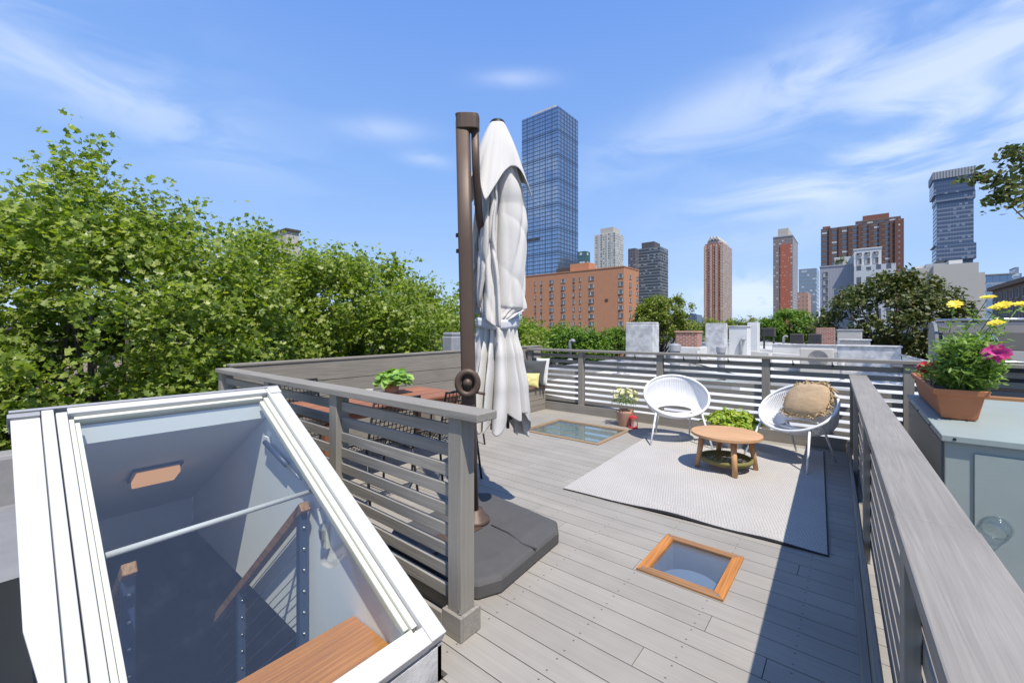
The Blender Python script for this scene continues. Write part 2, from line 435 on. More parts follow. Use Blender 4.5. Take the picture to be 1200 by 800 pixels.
def tag(o, label, cat, group=None):
    o['label'] = label; o['category'] = cat
    if group: o['group'] = group
    return o
def thing(name, label, cat, loc=(0, 0, 0), group=None):
    o = bpy.data.objects.new(name, None); col.objects.link(o); o.location = loc; o.empty_display_size = .1
    return tag(o, label, cat, group)
def struct(o, kind='structure'):
    o['kind'] = kind; return o
def sub(o, parent):
    """hang part o (built in world space) on another part of the same thing"""
    o.parent = parent; return o
def copy_tree(o, parent=None):
    c = o.copy(); col.objects.link(c)
    if parent is not None: c.parent = parent
    for ch in list(o.children): copy_tree(ch, c)
    return c

# leaf clouds ------------------------------------------------------------
LOBED = ([(0, -.5), (.42, -.34), (.27, -.04), (.55, .22), (.2, .24), (0, .62)], .14)
OVAL = ([(0, -.5), (.24, -.2), (.26, .12), (0, .55)], .10)
SLIM = ([(0, -.5), (.10, -.1), (.08, .25), (0, .55)], .04)
def leaf_mesh(name, pos, nrm, size, mat, shape=LOBED, parent=None, origin=(0, 0, 0), rng=None, heading=None):
    rng = rng or np.random.default_rng(1)
    half, fold = shape
    N = len(pos); pos = np.asarray(pos, float) - np.array(origin); nrm = np.asarray(nrm, float)
    nrm /= np.linalg.norm(nrm, axis=1, keepdims=True) + 1e-9
    h = rng.normal(size=(N, 3)) if heading is None else np.asarray(heading, float)
    y = h - (h * nrm).sum(1, keepdims=True) * nrm; y /= np.linalg.norm(y, axis=1, keepdims=True) + 1e-9
    x = np.cross(y, nrm)
    size = np.asarray(size, float).reshape(-1, 1) * np.ones((N, 1))
    tpl = [(px, py, fold * abs(px) * 2) for px, py in half] + [(-px, py, fold * abs(px) * 2) for px, py in half[-2:0:-1]]
    k = len(tpl); V = np.zeros((N, k, 3))
    for i, (a, b, c) in enumerate(tpl): V[:, i] = pos + size * (a * x + b * y + c * nrm)
    nh = len(half); f1 = list(range(nh)); f2 = [nh - 1] + list(range(nh, k)) + [0]
    loops = np.concatenate([np.concatenate([np.array(f1)[None] + np.arange(N)[:, None] * k, np.array(f2)[None] + np.arange(N)[:, None] * k], 1)]).reshape(-1)
    tot = np.tile([len(f1), len(f2)], N); start = np.concatenate([[0], np.cumsum(tot)[:-1]])
    me = bpy.data.meshes.new(name)
    me.vertices.add(N * k); me.vertices.foreach_set('co', V.reshape(-1))
    me.loops.add(len(loops)); me.loops.foreach_set('vertex_index', loops.astype(np.int32))
    me.polygons.add(2 * N); me.polygons.foreach_set('loop_start', start.astype(np.int32))
    me.update(calc_edges=True); me.validate()
    me.materials.append(mat)
    ob = bpy.data.objects.new(name, me); col.objects.link(ob)
    if parent is not None: ob.parent = parent
    return ob

def tree(name, label, base, cc, rad, ncl, per, lsize, mat, seed, group=None, clr=.62, shape=LOBED, shell=.55, trunk_r=.22, up=.7, lumps=.22, clusters=None, twigs=True, flat=.55, sprays=0):
    rng = np.random.default_rng(seed)
    root = thing(name, label, 'tree', base, group)
    cc = np.array(cc, float); rad = np.array(rad, float)
    if clusters is None:
        C = []
        while len(C) < ncl:
            d = rng.normal(size=3); d /= np.linalg.norm(d)
            if d[2] < -.75: continue
            r = shell + (1 - shell) * rng.random() ** .6
            l = 1 + lumps * mnoise.noise(Vector((d[0] * 2.1 + seed, d[1] * 2.1, d[2] * 2.1))) * 1.6
            C.append(cc + rad * d * r * l)
        C = np.array(C)
    else: C = np.array([tuple(p) for p in clusters], float)
    P, Nn, S = [], [], []
    for c in C:
        m = max(8, int(per * (.5 + rng.random())))
        out = (c - cc) / rad; out = out / (np.linalg.norm(out) + 1e-6)
        # a cluster is several twigs fanning out
        nt = max(3, m // 9); q = 0
        for k in range(nt):
            dr = out * .7 + rng.normal(size=3) * .75 + np.array([0, 0, .25]); dr /= np.linalg.norm(dr)
            st = c + rng.normal(size=3) * clr * .32; L = clr * (.55 + .7 * rng.random())
            n_ = m // nt
            tt = np.linspace(.1, 1, n_)[:, None]
            p = st + dr * L * tt + rng.normal(size=(n_, 3)) * lsize * .55; p[:, 2] -= (tt[:, 0] ** 2) * L * .18
            P.append(p)
            nn = rng.normal(size=(n_, 3)) * flat + np.array([0, 0, up]) + out * .35
            Nn.append(nn); S.append(lsize * (.5 + .85 * rng.random(n_)))
    P = np.concatenate(P); Nn = np.concatenate(Nn); S = np.concatenate(S)
    leaf_mesh('crown', P, Nn, S, mat, shape, root, base, rng)
    mb = MB(root); b = Vector(base); top = Vector(cc) - Vector((0, 0, rad[2] * .35))
    mid = b.lerp(top, .55) + Vector((rng.normal() * .15, rng.normal() * .15, 0))
    mb.tube([b, b.lerp(mid, .1), mid, top], [trunk_r * 1.35, trunk_r, trunk_r * .8, trunk_r * .55], 10)
    if twigs:
        idx = rng.permutation(len(C))[:min(len(C), 46)]
        for i in idx:
            e = Vector(C[i]); st = b.lerp(top, .62 + .38 * rng.random()); k = st.lerp(e, .5) + Vector((rng.normal() * .25, rng.normal() * .25, .1 - .15 * rng.random())) * min(1, rad[0] / 3)
            mb.tube([st, k, e], [trunk_r * .38, trunk_r * .2, trunk_r * .05], 6)
    mb.build('trunk', m_bark, smooth=True)
    return root

# ------------------------------------------------------------------ world, sun, camera
SUN = Vector((.46, -.27, 1)).normalized()
el = math.asin(SUN.z); az = math.atan2(SUN.x, SUN.y)
w = bpy.data.worlds.new('World'); scn.world = w; w.use_nodes = True
nt = w.node_tree; nt.nodes.clear()
def wn(t, **k):
    n = nt.nodes.new(t)
    for a, b in k.items(): setattr(n, a, b)
    return n
def wm(op, a, b=None):
    n = wn('ShaderNodeMath', operation=op)
    for i, v in enumerate((a, b)):
        if v is None: continue
        if hasattr(v, 'is_linked'): nt.links.new(v, n.inputs[i])
        else: n.inputs[i].default_value = v
    return n.outputs[0]
sky = wn('ShaderNodeTexSky', sky_type='NISHITA'); sky.sun_disc = False
sky.sun_elevation = el; sky.sun_rotation = az; sky.altitude = 20; sky.air_density = 1.0; sky.dust_density = .35; sky.ozone_density = 2.2
tcw = wn('ShaderNodeTexCoord'); DIR = tcw.outputs['Generated']
def wdot(v):
    n = wn('ShaderNodeVectorMath', operation='DOT_PRODUCT'); nt.links.new(DIR, n.inputs[0]); n.inputs[1].default_value = v
    return n.outputs['Value']
mpw = wn('ShaderNodeMapping'); mpw.inputs['Scale'].default_value = (2.2, 2.2, 7.5); mpw.inputs['Rotation'].default_value = (R(10), R(-8), 0)
nt.links.new(DIR, mpw.inputs['Vector'])
nz = wn('ShaderNodeTexNoise'); nz.inputs['Scale'].default_value = 1.7; nz.inputs['Detail'].default_value = 6; nz.inputs['Roughness'].default_value = .52; nz.inputs['Distortion'].default_value = .9
nt.links.new(mpw.outputs[0], nz.inputs['Vector'])
nz2 = wn('ShaderNodeTexNoise'); nz2.inputs['Scale'].default_value = 26; nz2.inputs['Detail'].default_value = 8
nt.links.new(DIR, nz2.inputs['Vector'])
FWD = Vector((-s_, c_, 0)); RT = Vector((c_, s_, 0))
def blob(px, py, a_, b_, rot, amp, noise_out, lo, hi):
    """a patch of cloud on the sky sphere: centre, angular half sizes, tilt"""
    d = (at(px, py, 1.) - Vector((0, 0, CH))).normalized()
    t1 = d.cross(Vector((0, 0, 1))).normalized(); t2 = t1.cross(d).normalized()
    ca, sa = math.cos(R(rot)), math.sin(R(rot))
    e1 = t1 * ca + t2 * sa; e2 = t2 * ca - t1 * sa
    u = wm('DIVIDE', wdot(e1), a_); v = wm('DIVIDE', wdot(e2), b_)
    q = wm('ADD', wm('MULTIPLY', u, u), wm('MULTIPLY', v, v))
    g = wm('EXPONENT', wm('MULTIPLY', q, -1.))
    g = wm('MULTIPLY', g, wm('GREATER_THAN', wdot(d), 0.))
    mr = wn('ShaderNodeMapRange'); nt.links.new(noise_out, mr.inputs[0]); mr.inputs[1].default_value = lo; mr.inputs[2].default_value = hi; mr.interpolation_type = 'SMOOTHSTEP'
    return wm('MULTIPLY', wm('MULTIPLY', g, mr.outputs[0]), amp)
nzo = nz.outputs[0]
def blob_dir(d, a_, b_, amp, noise_out, lo, hi):
    v = Vector((0, 0, CH)) + d
    D_ = d.x * FWD.x + d.y * FWD.y; t1 = d.cross(Vector((0, 0, 1))).normalized(); t2 = t1.cross(d).normalized()
    u = wm('DIVIDE', wdot(t1), a_); q_ = wm('DIVIDE', wdot(t2), b_)
    g = wm('MULTIPLY', wm('EXPONENT', wm('MULTIPLY', wm('ADD', wm('MULTIPLY', u, u), wm('MULTIPLY', q_, q_)), -1.)), wm('GREATER_THAN', wdot(d), 0.))
    mr = wn('ShaderNodeMapRange'); nt.links.new(noise_out, mr.inputs[0]); mr.inputs[1].default_value = lo; mr.inputs[2].default_value = hi; mr.interpolation_type = 'SMOOTHSTEP'
    return wm('MULTIPLY', wm('MULTIPLY', g, mr.outputs[0]), amp)
parts = [blob_dir(Vector((-.585, -.813, .34)).normalized(), .14, .075, 1.6, nz2.outputs[0], .40, .56), blob_dir(Vector((.5, -.8, .45)).normalized(), .4, .2, .8, nz2.outputs[0], .4, .65), blob(880, 115, .30, .055, 12, .75, nzo, .28, .62), blob(1080, 150, .30, .10, 18, .75, nzo, .25, .6),
         blob(1160, 60, .32, .12, 20, .6, nzo, .3, .65), blob(90, 95, .22, .05, -12, .5, nzo, .3, .62),
         blob(600, 92, .075, .016, 0, .55, nzo, .2, .5), blob(450, 152, .085, .022, 3, .5, nzo, .2, .5), blob(500, 187, .05, .016, -5, .45, nzo, .2, .5),
         blob(40, 30, .35, .10, -10, .3, nzo, .35, .65), blob(880, 348, .085, .035, 0, 1.5, nz2.outputs[0], .30, .52), blob(1000, 205, .25, .03, 4, .4, nzo, .3, .6)]
cl = parts[0]
for p in parts[1:]: cl = wm('ADD', cl, p)
cl = wm('MULTIPLY', wm('MINIMUM', cl, 1.), .62)
hs = wn('ShaderNodeHueSaturation'); hs.inputs['Saturation'].default_value = 1.12; hs.inputs['Value'].default_value = 1.0
nt.links.new(sky.outputs[0], hs.inputs['Color'])
zz = wn('ShaderNodeSeparateXYZ'); nt.links.new(DIR, zz.inputs[0])
rampw = wn('ShaderNodeValToRGB'); re_ = rampw.color_ramp.elements
re_[0].position = 0.; re_[0].color = (4.3, 5.7, 8.1, 1); re_[1].position = .62; re_[1].color = (1.45, 2.95, 7.2, 1)
e_ = re_.new(.12); e_.color = (3.2, 4.8, 7.9, 1); e_ = re_.new(.35); e_.color = (2.2, 3.95, 7.7, 1)
nt.links.new(zz.outputs[2], rampw.inputs[0])
skym = wn('ShaderNodeMix', data_type='RGBA'); skym.inputs[0].default_value = .8; nt.links.new(hs.outputs[0], skym.inputs[6]); nt.links.new(rampw.outputs[0], skym.inputs[7])
mixc = wn('ShaderNodeMix', data_type='RGBA'); nt.links.new(cl, mixc.inputs[0]); nt.links.new(skym.outputs[2], mixc.inputs[6]); mixc.inputs[7].default_value = (6.6, 7.3, 8.6, 1)
bg = wn('ShaderNodeBackground'); bg.inputs['Strength'].default_value = .118
nt.links.new(mixc.outputs[2], bg.inputs[0])
ow = wn('ShaderNodeOutputWorld'); nt.links.new(bg.outputs[0], ow.inputs[0])

sl = bpy.data.lights.new('sun', 'SUN'); sl.energy = 5.0; sl.angle = R(.53); sl.color = (1, .945, .85)
so = bpy.data.objects.new('sun', sl); col.objects.link(so); so.rotation_euler = (-SUN).to_track_quat('-Z', 'Y').to_euler()
cam = bpy.data.cameras.new('camera'); co = bpy.data.objects.new('camera', cam); col.objects.link(co)
cam.sensor_width = 36; cam.sensor_fit = 'HORIZONTAL'; cam.lens = F_ / 1200 * 36; cam.shift_y = -13 / 1200
cam.clip_start = .03; cam.clip_end = 20000
co.location = (0, 0, CH); co.rotation_euler = (R(90), 0, YAW)
scn.camera = co
vs = scn.view_settings; vs.view_transform = 'Standard'; vs.look = 'None'; vs.gamma = 1; vs.use_curve_mapping = False; vs.exposure = .22
scn.cycles.max_bounces = 8; scn.cycles.transparent_max_bounces = 24; scn.cycles.use_denoising = True
GZ = -11.0
# ------------------------------------------------------------------ setting: ground, street
mb = MB(); mb.box(-6000, 6000, -4000, 9000, GZ - .5, GZ)
struct(mb.build('ground', m_ground))
mb = MB(); mb.box(-20, -11.5, -60, 260, GZ + .0, GZ + .004); struct(mb.build('street', m_asphalt))
mb = MB(); mb.box(-11.5, -6.6, -60, 260, GZ, GZ + .14); mb.box(-24.5, -20, -60, 260, GZ, GZ + .14)
struct(mb.build('pavement', m_pave))

# ------------------------------------------------------------------ deck
holes = [(-1.02, -.538, 2.44, 2.99), (-3.72, -2.49, 4.77, 5.76)]
h_in = [(a + .055, b - .055, c + .055, d - .055) for a, b, c, d in holes] + [(-9, -1.328, -9, 1.198)]
def split_row(x0, x1, y0, y1):
    """one row of boards minus the skylight openings"""
    ys = sorted({y0, y1} | {v for h in h_in for v in h[2:] if y0 < v < y1})
    for a, b in zip(ys, ys[1:]):
        segs = [(x0, x1)]
        for h in h_in:
            if h[2] < (a + b) / 2 < h[3]:
                n = []
                for s0, s1 in segs:
                    if h[1] <= s0 or h[0] >= s1: n.append((s0, s1)); continue
                    if h[0] > s0: n.append((s0, h[0]))
                    if h[1] < s1: n.append((h[1], s1))
                segs = n
        for s0, s1 in segs: yield s0, s1, a, b
mb = MB(); P_ = .1405
y = -1.5; k = 0
rj = random.Random(3)
while y < 6.42:
    y1 = min(y + P_ - .005, 6.42)
    x0 = -4.86
    xs = [x0]; x = x0 + rj.uniform(.5, 3.2)
    while x < -.25: xs.append(x); x += rj.uniform(1.8, 3.4)
    xs.append(.22)
    for a, b in zip(xs, xs[1:]):
        for q in split_row(a, b - .003, y, y1): mb.box(q[0], q[1], q[2], q[3], -.028, 0)
    y += P_; k += 1
deck = struct(mb.build('deck', m_deck, bevel=.0025))
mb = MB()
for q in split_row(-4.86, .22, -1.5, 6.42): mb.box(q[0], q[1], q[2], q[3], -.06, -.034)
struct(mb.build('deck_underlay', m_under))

def deck_skylight(i, label, inner, below, depth=.3):
    x0, x1, y0, y1 = holes[i]
    r = thing('deck_skylight', label, 'skylight', ((x0 + x1) / 2, (y0 + y1) / 2, 0), 'skylights set flush in the deck')
    t = .058
    for p in ([(x0, y0), (x1, y0), (x1 - t, y0 + t), (x0 + t, y0 + t)], [(x1, y1), (x0, y1), (x0 + t, y1 - t), (x1 - t, y1 - t)]):
        MB(r).prism(p, -.03, .014).build('frame_rail', m_cedarX if i == 0 else m_cedarXw, bevel=.002)
    for p in ([(x0, y1), (x0, y0), (x0 + t, y0 + t), (x0 + t, y1 - t)], [(x1, y0), (x1, y1), (x1 - t, y1 - t), (x1 - t, y0 + t)]):
        MB(r).prism(p, -.03, .0145).build('frame_rail', m_cedarY if i == 0 else m_cedarYw, bevel=.002)
    g = MB(r); g.box(x0 + t, x1 - t, y0 + t, y1 - t, -.004, .004); g.build('glass_pane', m_glassd)
    m = MB(r); a, b, c, d = x0 + t - .001, x1 - t + .001, y0 + t - .001, y1 - t + .001
    e = .02
    for q in ((a - e, a, c - e, d + e), (b, b + e, c - e, d + e), (a, b, c - e, c), (a, b, d, d + e)): m.box(*q, -depth, -.031)
    m.build('light_well', inner)
    return screws_and_room(r, x0, x1, y0, y1, t, below, depth)
def screws_and_room(r, x0, x1, y0, y1, t, below, depth):
    for sx, sy in ((x0 + t * .5, y0 + t * .5), (x1 - t * .5, y0 + t * .5), (x1 - t * .5, y1 - t * .5), (x0 + t * .5, y1 - t * .5)):
        MB(r).lathe((sx, sy, .0146), [(.007, 0), (.006, .002), (0, .0025)], 10).build('screw', m_steel)
    m = MB(r); m.box(x0, x1, y0, y1, -depth - .02, -depth - .001); m.build('well_floor', below)
    return r
m_well1 = M('well_wall', (.19, .185, .22), .6, .25, 6, .1, 20)
m_well2 = M('well_wall_pale', (.46, .52, .45), .7, .08, 4)
deck_skylight(0, 'small cedar framed floor skylight in front of the rug with a round disc inside', m_well1, M('well_floor_blue', (.06, .08, .14), .5, .2, 4), .18)
deck_skylight(1, 'large cedar framed floor skylight by the back railing reflecting the sky', m_well2, m_well2, .34)
# shallow round dome standing on the bottom of the small light well
r = thing('round_disc', 'pale round disc under the glass of the small floor skylight', 'disc', (-.79, 2.70, -.18))
MB(r).lathe((-.79, 2.70, -.18), [(.19, 0), (.19, .03), (.18, .05), (.0, .055)], 48).build('disc', M('disc_top', (.19, .22, .29), .35, .05, 4), smooth=False)
# ------------------------------------------------------------------ railings
def slat_zs(top, n=9, pitch=.1): return [top - .115 - pitch * i for i in range(n)]
def rail_X(label, x0, x1, yf, yb, ztop, posts, capY, sl_y, base, capmat=None, kick=None, nsl=9):
    r = thing('wood_railing', label, 'railing', ((x0 + x1) / 2, (yf + yb) / 2, 0), 'slatted wooden railings round the deck')
    for px_ in posts:
        m = MB(r); m.box(px_ - .045, px_ + .045, yf, yb, .0, ztop - .041); m.build('post', m_railZ, bevel=.003)
    m = MB(r); m.box(x0, x1, capY[0], capY[1], ztop - .04, ztop); m.build('cap_rail', m_railX, bevel=.005)
    m = MB(r)
    edges = sorted(posts)
    for z in slat_zs(ztop, nsl):
        for a, b in zip(edges, edges[1:]): m.box(a + .0455 if sl_y[0] < yb else a - .01, b - .0455 if sl_y[0] < yb else b - .012, sl_y[0], sl_y[1], z - .031, z + .028)
    m.build('slats', m_railX, bevel=.002)
    m = MB(r); m.box(x0 + .02, (x1 - .02) if len(base) < 4 else base[3], base[0], base[1], .001, base[2]); m.build('base_board', m_railX, bevel=.003)
    return r
rl = rail_X('grey slatted railing beside the stairwell skylight ending in a square corner post', -4.885, -1.297, 1.367, 1.457, 1.075, (-4.82, -3.70, -2.62, -1.47), (1.345, 1.478), (1.402, 1.424), (1.46, 1.479, .115, -1.425))
m = MB(rl)
for q in ((-1.535, -1.404, 1.346, 1.366), (-1.424, -1.404, 1.367, 1.48), (-1.535, -1.516, 1.367, 1.459)): m.box(*q, .002, .115)
m.box(-4.86, -1.537, 1.346, 1.366, .002, .09)
m.build('post_skirt', m_railX, bevel=.003)
m = MB(rl); m.bar((-1.440, 1.3655, .128), (-1.428, 1.3655, .128), .01, .02); m.build('bracket', m_steel)
rb = rail_X('grey slatted railing along the back of the deck behind the two white chairs', -4.86, 1.75, 6.405, 6.495, 1.11, (-4.80, -3.69, -2.31, -.90, .48, 1.70), (6.375, 6.515), (6.462, 6.484), (6.39, 6.404, .15))
for i, x in enumerate((-3.1, -2.7, -1.95, -1.72, -1.35, -.6, -.2)):
    m = MB(rb); m.tube([(x, 6.40, 1.065), (x, 6.40, 1.045), (x + .006, 6.40, 1.03)], .006, 6); m.lathe((x + .006, 6.40, 1.0), [(.004, 0), (.014, .012), (.012, .03), (.004, .036)], 8); m.build('hanging_bulb', m_black)

A_, B_ = Vector((.165, -1.2, 0)), Vector((-.045, 6.36, 0))
dR = (B_ - A_).normalized(); nR = Vector((dR.y, -dR.x, 0)); LR = (B_ - A_).length
rr = bpy.data.objects.new('wood_railing', None); col.objects.link(rr); rr.location = A_
tag(rr, 'long grey railing running close along the right with a broad weathered cap board', 'railing', 'slatted wooden railings round the deck')
rotR = Matrix((( nR.x, dR.x, 0), (nR.y, dR.y, 0), (0, 0, 1))).to_4x4()
rr.rotation_euler = rotR.to_euler()      # local x = outwards, local y = along the rail
def RB(name, mat, boxes, bevel=.003):
    m = MB()
    for b in boxes: m.box(*b)
    return m.build(name, mat, rr, bevel=bevel)
j = 2.80
RB('cap_board', m_railY, [(.0, .168, -.5, j - .0015, .89, .93)], .005)
RB('cap_board', m_railY, [(.002, .166, j + .0015, LR, .8905, .929)], .005)
pY = (.75, 2.74, 4.66, 6.3, LR - .06)
for p in pY: RB('post', m_railZ, [(.012, .046, p - .045, p + .045, 0, .889)])
bx = []
for z in slat_zs(.93, 8):
    bx.append((.048, .068, -.4, LR - .02, z - .034, z + .030))
RB('slats', m_railY, bx, .002)
RB('base_board', m_railY, [(-.012, .010, -.4, LR - .02, .002, .14), (-.045, -.013, -.4, 4.6, .002, .05)])

# ------------------------------------------------------------------ left parapet wall of wide boards
p = thing('board_parapet', 'long low wall of wide weathered grey boards behind the dining table', 'wall', (-4.95, 4, 0))
m = MB(p); z = .0; i = 0
bh = [.24, .225, .205, .19, .19]
def ptop(yv): return 1.078 + (yv - 1.5) * .0075
for i, h in enumerate(bh):
    z1 = z + h
    dx = -.003 * (i % 2)
    if i == len(bh) - 1:
        m.hexa([(-5.0, 1.5, z), (-4.885 + dx, 1.5, z), (-4.885 + dx, 6.9, z), (-5.0, 6.9, z), (-5.0, 1.5, ptop(1.5)), (-4.885 + dx, 1.5, ptop(1.5)), (-4.885 + dx, 6.9, ptop(6.9)), (-5.0, 6.9, ptop(6.9))])
    else: m.box(-5.0, -4.885 + dx, 1.5, 6.9, z, z1 - .006)
    z = z1
m.build('boards', m_wallY, bevel=.003)
m = MB(p); m.hexa([(-5.02, 1.48, 1.08), (-4.875, 1.48, 1.08), (-4.875, 6.92, 1.121), (-5.02, 6.92, 1.121), (-5.02, 1.48, 1.104), (-4.875, 1.48, 1.104), (-4.875, 6.92, 1.145), (-5.02, 6.92, 1.145)])
m.build('cap_strip', m_wallY, bevel=.003)

# storage bench in the far left corner
b = thing('storage_bench', 'low grey board bench with a brown seat in the far left corner', 'bench', (-4.62, 5.2, 0))
m = MB(b)
for i in range(4): m.box(-4.86, -4.405 - .002 * (i % 2), 3.75, 6.375, .004 + i * .099, .097 + i * .099)
m.build('body', m_wallY, bevel=.002)
MB(b).box(-4.87, -4.385, 3.72, 6.38, .402, .445).build('seat', m_browntop, bevel=.004)
def pillow(name, label, c, ax, ay, az_, w, h, th, mat, seed=1, corner=0.):
    o = thing(name, label, name.replace('_', ' '), c)
    ax, ay, az_ = [Vector(v).normalized() for v in (ax, ay, az_)]
    m = MB(); n = 22
    for sgn in (1, -1):
        def fn(u, v, sgn=sgn):
            a = u * 2 - 1; b_ = v * 2 - 1
            e = max(0, (1 - abs(a) ** 2.6)) ** .6 * max(0, (1 - abs(b_) ** 2.6)) ** .6
            pin = 1 - .07 * (1 - abs(a)) * 0 - .06 * (b_ * b_) * (1 - a * a) * 0
            wv = .012 * mnoise.noise(Vector((a * 2.3, b_ * 2.3, seed + sgn)))
            rd = 1 - corner * (a * a * b_ * b_); px_ = a * (1 - .05 * (1 - b_ * b_)) * rd; py_ = b_ * (1 - .05 * (1 - a * a)) * rd
            return ax * px_ * w / 2 + ay * py_ * h / 2 + az_ * (sgn * (th / 2 * e) + wv * e)
        m.grid(fn, n, n)
    ob = m.build('cushion_body', mat, o, smooth=True)
    return o
pillow('seat_cushion', 'dark grey backrest cushion leaning on the back railing behind the umbrella', (-4.55, 6.18, .68), (1, .1, 0), (0, .25, 1), (0, -1, .25), .5, .46, .14, m_cushd)
pillow('throw_pillow', 'pale yellow pillow at the end of the corner bench', (-4.5, 6.0, .56), (.9, .4, 0), (-.1, .3, 1), (.3, -1, .3), .36, .26, .12, m_yellow)
pillow('back_cushion', 'off white cushion behind the pale yellow pillow', (-4.42, 6.27, .70), (1, .1, 0), (0, .2, 1), (0, -1, .2), .28, .50, .10, m_cushl)

# ------------------------------------------------------------------ stairwell skylight
H0 = Vector((-1.33, 0, .195)); UX, UZ = -.888, .460; NX, NZ = .460, .888; HL = 1.885
def hp(s, Y, h): return (H0.x + UX * s + NX * h, Y, H0.z + UZ * s + NZ * h)
hs_ = thing('stairwell_skylight', 'big sloping white framed glass bulkhead over a stairwell beside the deck', 'skylight', (-2.2, .65, 0))
def hbox(mb_, s0, s1, y0, y1, h0, h1):
    mb_.hexa([hp(s1, y0, h0), hp(s0, y0, h0), hp(s0, y1, h0), hp(s1, y1, h0), hp(s1, y0, h1), hp(s0, y0, h1), hp(s0, y1, h1), hp(s1, y1, h1)])
YA, YB = .125, 1.185
def hpart(name, mat, boxes, bevel=.003, parent=None):
    m = MB(hs_)
    for b_ in boxes: hbox(m, *b_)
    o = m.build(name, mat, bevel=bevel)
    if parent: o.parent = parent
    return o
hpart('frame_stile', m_white, [(-.01, HL + .01, YB - .075, YB, -.05, 0)])
hpart('frame_stile', m_white, [(-.01, HL + .01, YA, YA + .04, -.05, 0)])
hpart('frame_stile', m_white, [(.012, HL - .012, YA + .046, YA + .084, -.05, -.006)])
hpart('frame_rail', m_white, [(-.012, .062, YA + .0865, YB - .0765, -.052, -.001), (.0, .03, YA - .002, YB + .002, -.075, -.053)])
hpart('frame_rail', m_white, [(HL - .035, HL + .012, YA + .085, YB - .0765, -.052, -.001)])
hpart('frame_rail', m_silver, [(HL + .013, HL + .03, YA - .1, YB + .01, -.12, .004)])
hpart('glazing_bead', m_cream, [(.085, HL - .06, YB - .105, YB - .078, -.06, -.022), (.10, HL - .075, YB - .13, YB - .107, -.07, -.036)])
hpart('glazing_bead', m_cream, [(.085, HL - .06, YA + .087, YA + .105, -.06, -.02), (.10, HL - .075, YA + .107, YA + .125, -.07, -.034)])
hpart('glazing_bead', m_cream, [(.064, .088, YA + .106, YB - .107, -.06, -.024)])
hpart('glazing_bead', m_cream, [(HL - .06, HL - .037, YA + .106, YB - .107, -.06, -.024)])
hpart('glass_pane', m_glass, [(.075, HL - .05, YA + .10, YB - .10, -.046, -.040)], 0)
# wide cladding flange on the camera side with its end cap
m = MB(hs_)
fl = [hp(HL - .02, YA - .004, -.018), hp(HL - .02, .030, -.018), hp(.74, .045, -.018), hp(.55, .070, -.018), hp(.05, .110, -.018), hp(.05, YA - .004, -.018)]
m.extr(fl, (-NX * .012, 0, -NZ * .012)); m.build('side_flashing', m_white, bevel=.002)
hpart('flashing_cap', m_silver, [(HL - .019, HL + .012, YA - .105, YA - .003, -.06, -.004)])
hpart('flashing_cap', m_white, [(HL - .055, HL + .014, YB - .062, YB + .004, .001, .006)], .001)
# body walls under the frame
def wall_poly(name, mat, pts, d, parent=hs_):
    m = MB(hs_); m.extr(pts, d); return m.build(name, mat)
zt = lambda x: H0.z + (x - H0.x) * UZ / UX - .062
wall_poly('inner_wall', m_drywall, [(-1.40, 1.105, zt(-1.40)), (-1.40, 1.105, -.33), (-4.64, 1.105, -.33), (-4.64, 1.105, -.05), (-2.985, 1.105, .90), (-2.985, 1.105, zt(-2.985))], (0, .05, 0))
wall_poly('inner_wall', m_drywall, [(-1.40, .20, zt(-1.40)), (-1.40, .20, -.33), (-4.64, .20, -.33), (-4.64, .20, -.05), (-2.985, .20, .90), (-2.985, .20, zt(-2.985))], (0, -.05, 0))
wall_poly('outer_wall', m_silver, [(-1.345, 1.157, zt(-1.345)), (-1.345, 1.157, -.2), (-3.02, 1.157, -.2), (-3.02, 1.157, zt(-3.02))], (0, .02, 0))
wall_poly('outer_wall', m_silver, [(-1.345, .148, zt(-1.345)), (-1.345, .148, -.2), (-3.02, .148, -.2), (-3.02, .148, zt(-3.02))], (0, -.02, 0))
MB(hs_).box(-1.399, -1.345, .128, 1.177, -.2, .128).build('low_curb', m_stucco)
MB(hs_).box(-3.04, -2.986, .13, 1.18, .88, .975).build('inner_wall', m_drywall)
wall_poly('sloped_ceiling', m_drywall, [(-2.986, .201, .88), (-4.64, .201, -.06), (-4.70, .201, -.06), (-3.04, .201, .89)], (0, .903, 0))
MB(hs_).box(-4.70, -4.641, .201, 1.104, -.33, -.061).build('inner_wall', m_drywall)
# crossbar, gas strut, latch
ob = MB(hs_).tube([(-2.25, .235, .575), (-2.31, 1.10, .567)], .0125, 12).build('cross_bar', m_white, smooth=True)
st = MB(hs_).tube([(-2.92, 1.075, .735), (-2.60, 1.075, .655)], .016, 12).build('gas_strut', m_navy, smooth=True)
sub(MB(hs_).tube([(-2.60, 1.075, .655), (-2.42, 1.075, .612)], .008, 10).build('piston_rod', m_steel, smooth=True), st)
for q in ((-2.97, -2.90, 1.082, 1.104, .715, .765), (-2.43, -2.39, 1.082, 1.104, .58, .63)): sub(MB(hs_).box(*q).build('bracket', m_whitemetal), st)
la = MB(hs_).box(-2.20, -2.14, 1.083, 1.1045, .30, .43).build('latch', m_cream, bevel=.004)
sub(MB(hs_).box(-2.186, -2.156, 1.066, 1.082, .35, .40).build('latch_bolt', m_steel, bevel=.003), la)
m = MB(hs_); m.tube([(-2.18, 1.075, .43), (-2.20, 1.07, .50), (-2.17, 1.08, .52)], .008, 8); sub(m.build('latch_arm', m_white), la)
m = MB(hs_)
for y in (.35, .5, .65, .8, .95): m.lathe((-2.984, y, .93), [(.006, 0), (0, .004)], 8)
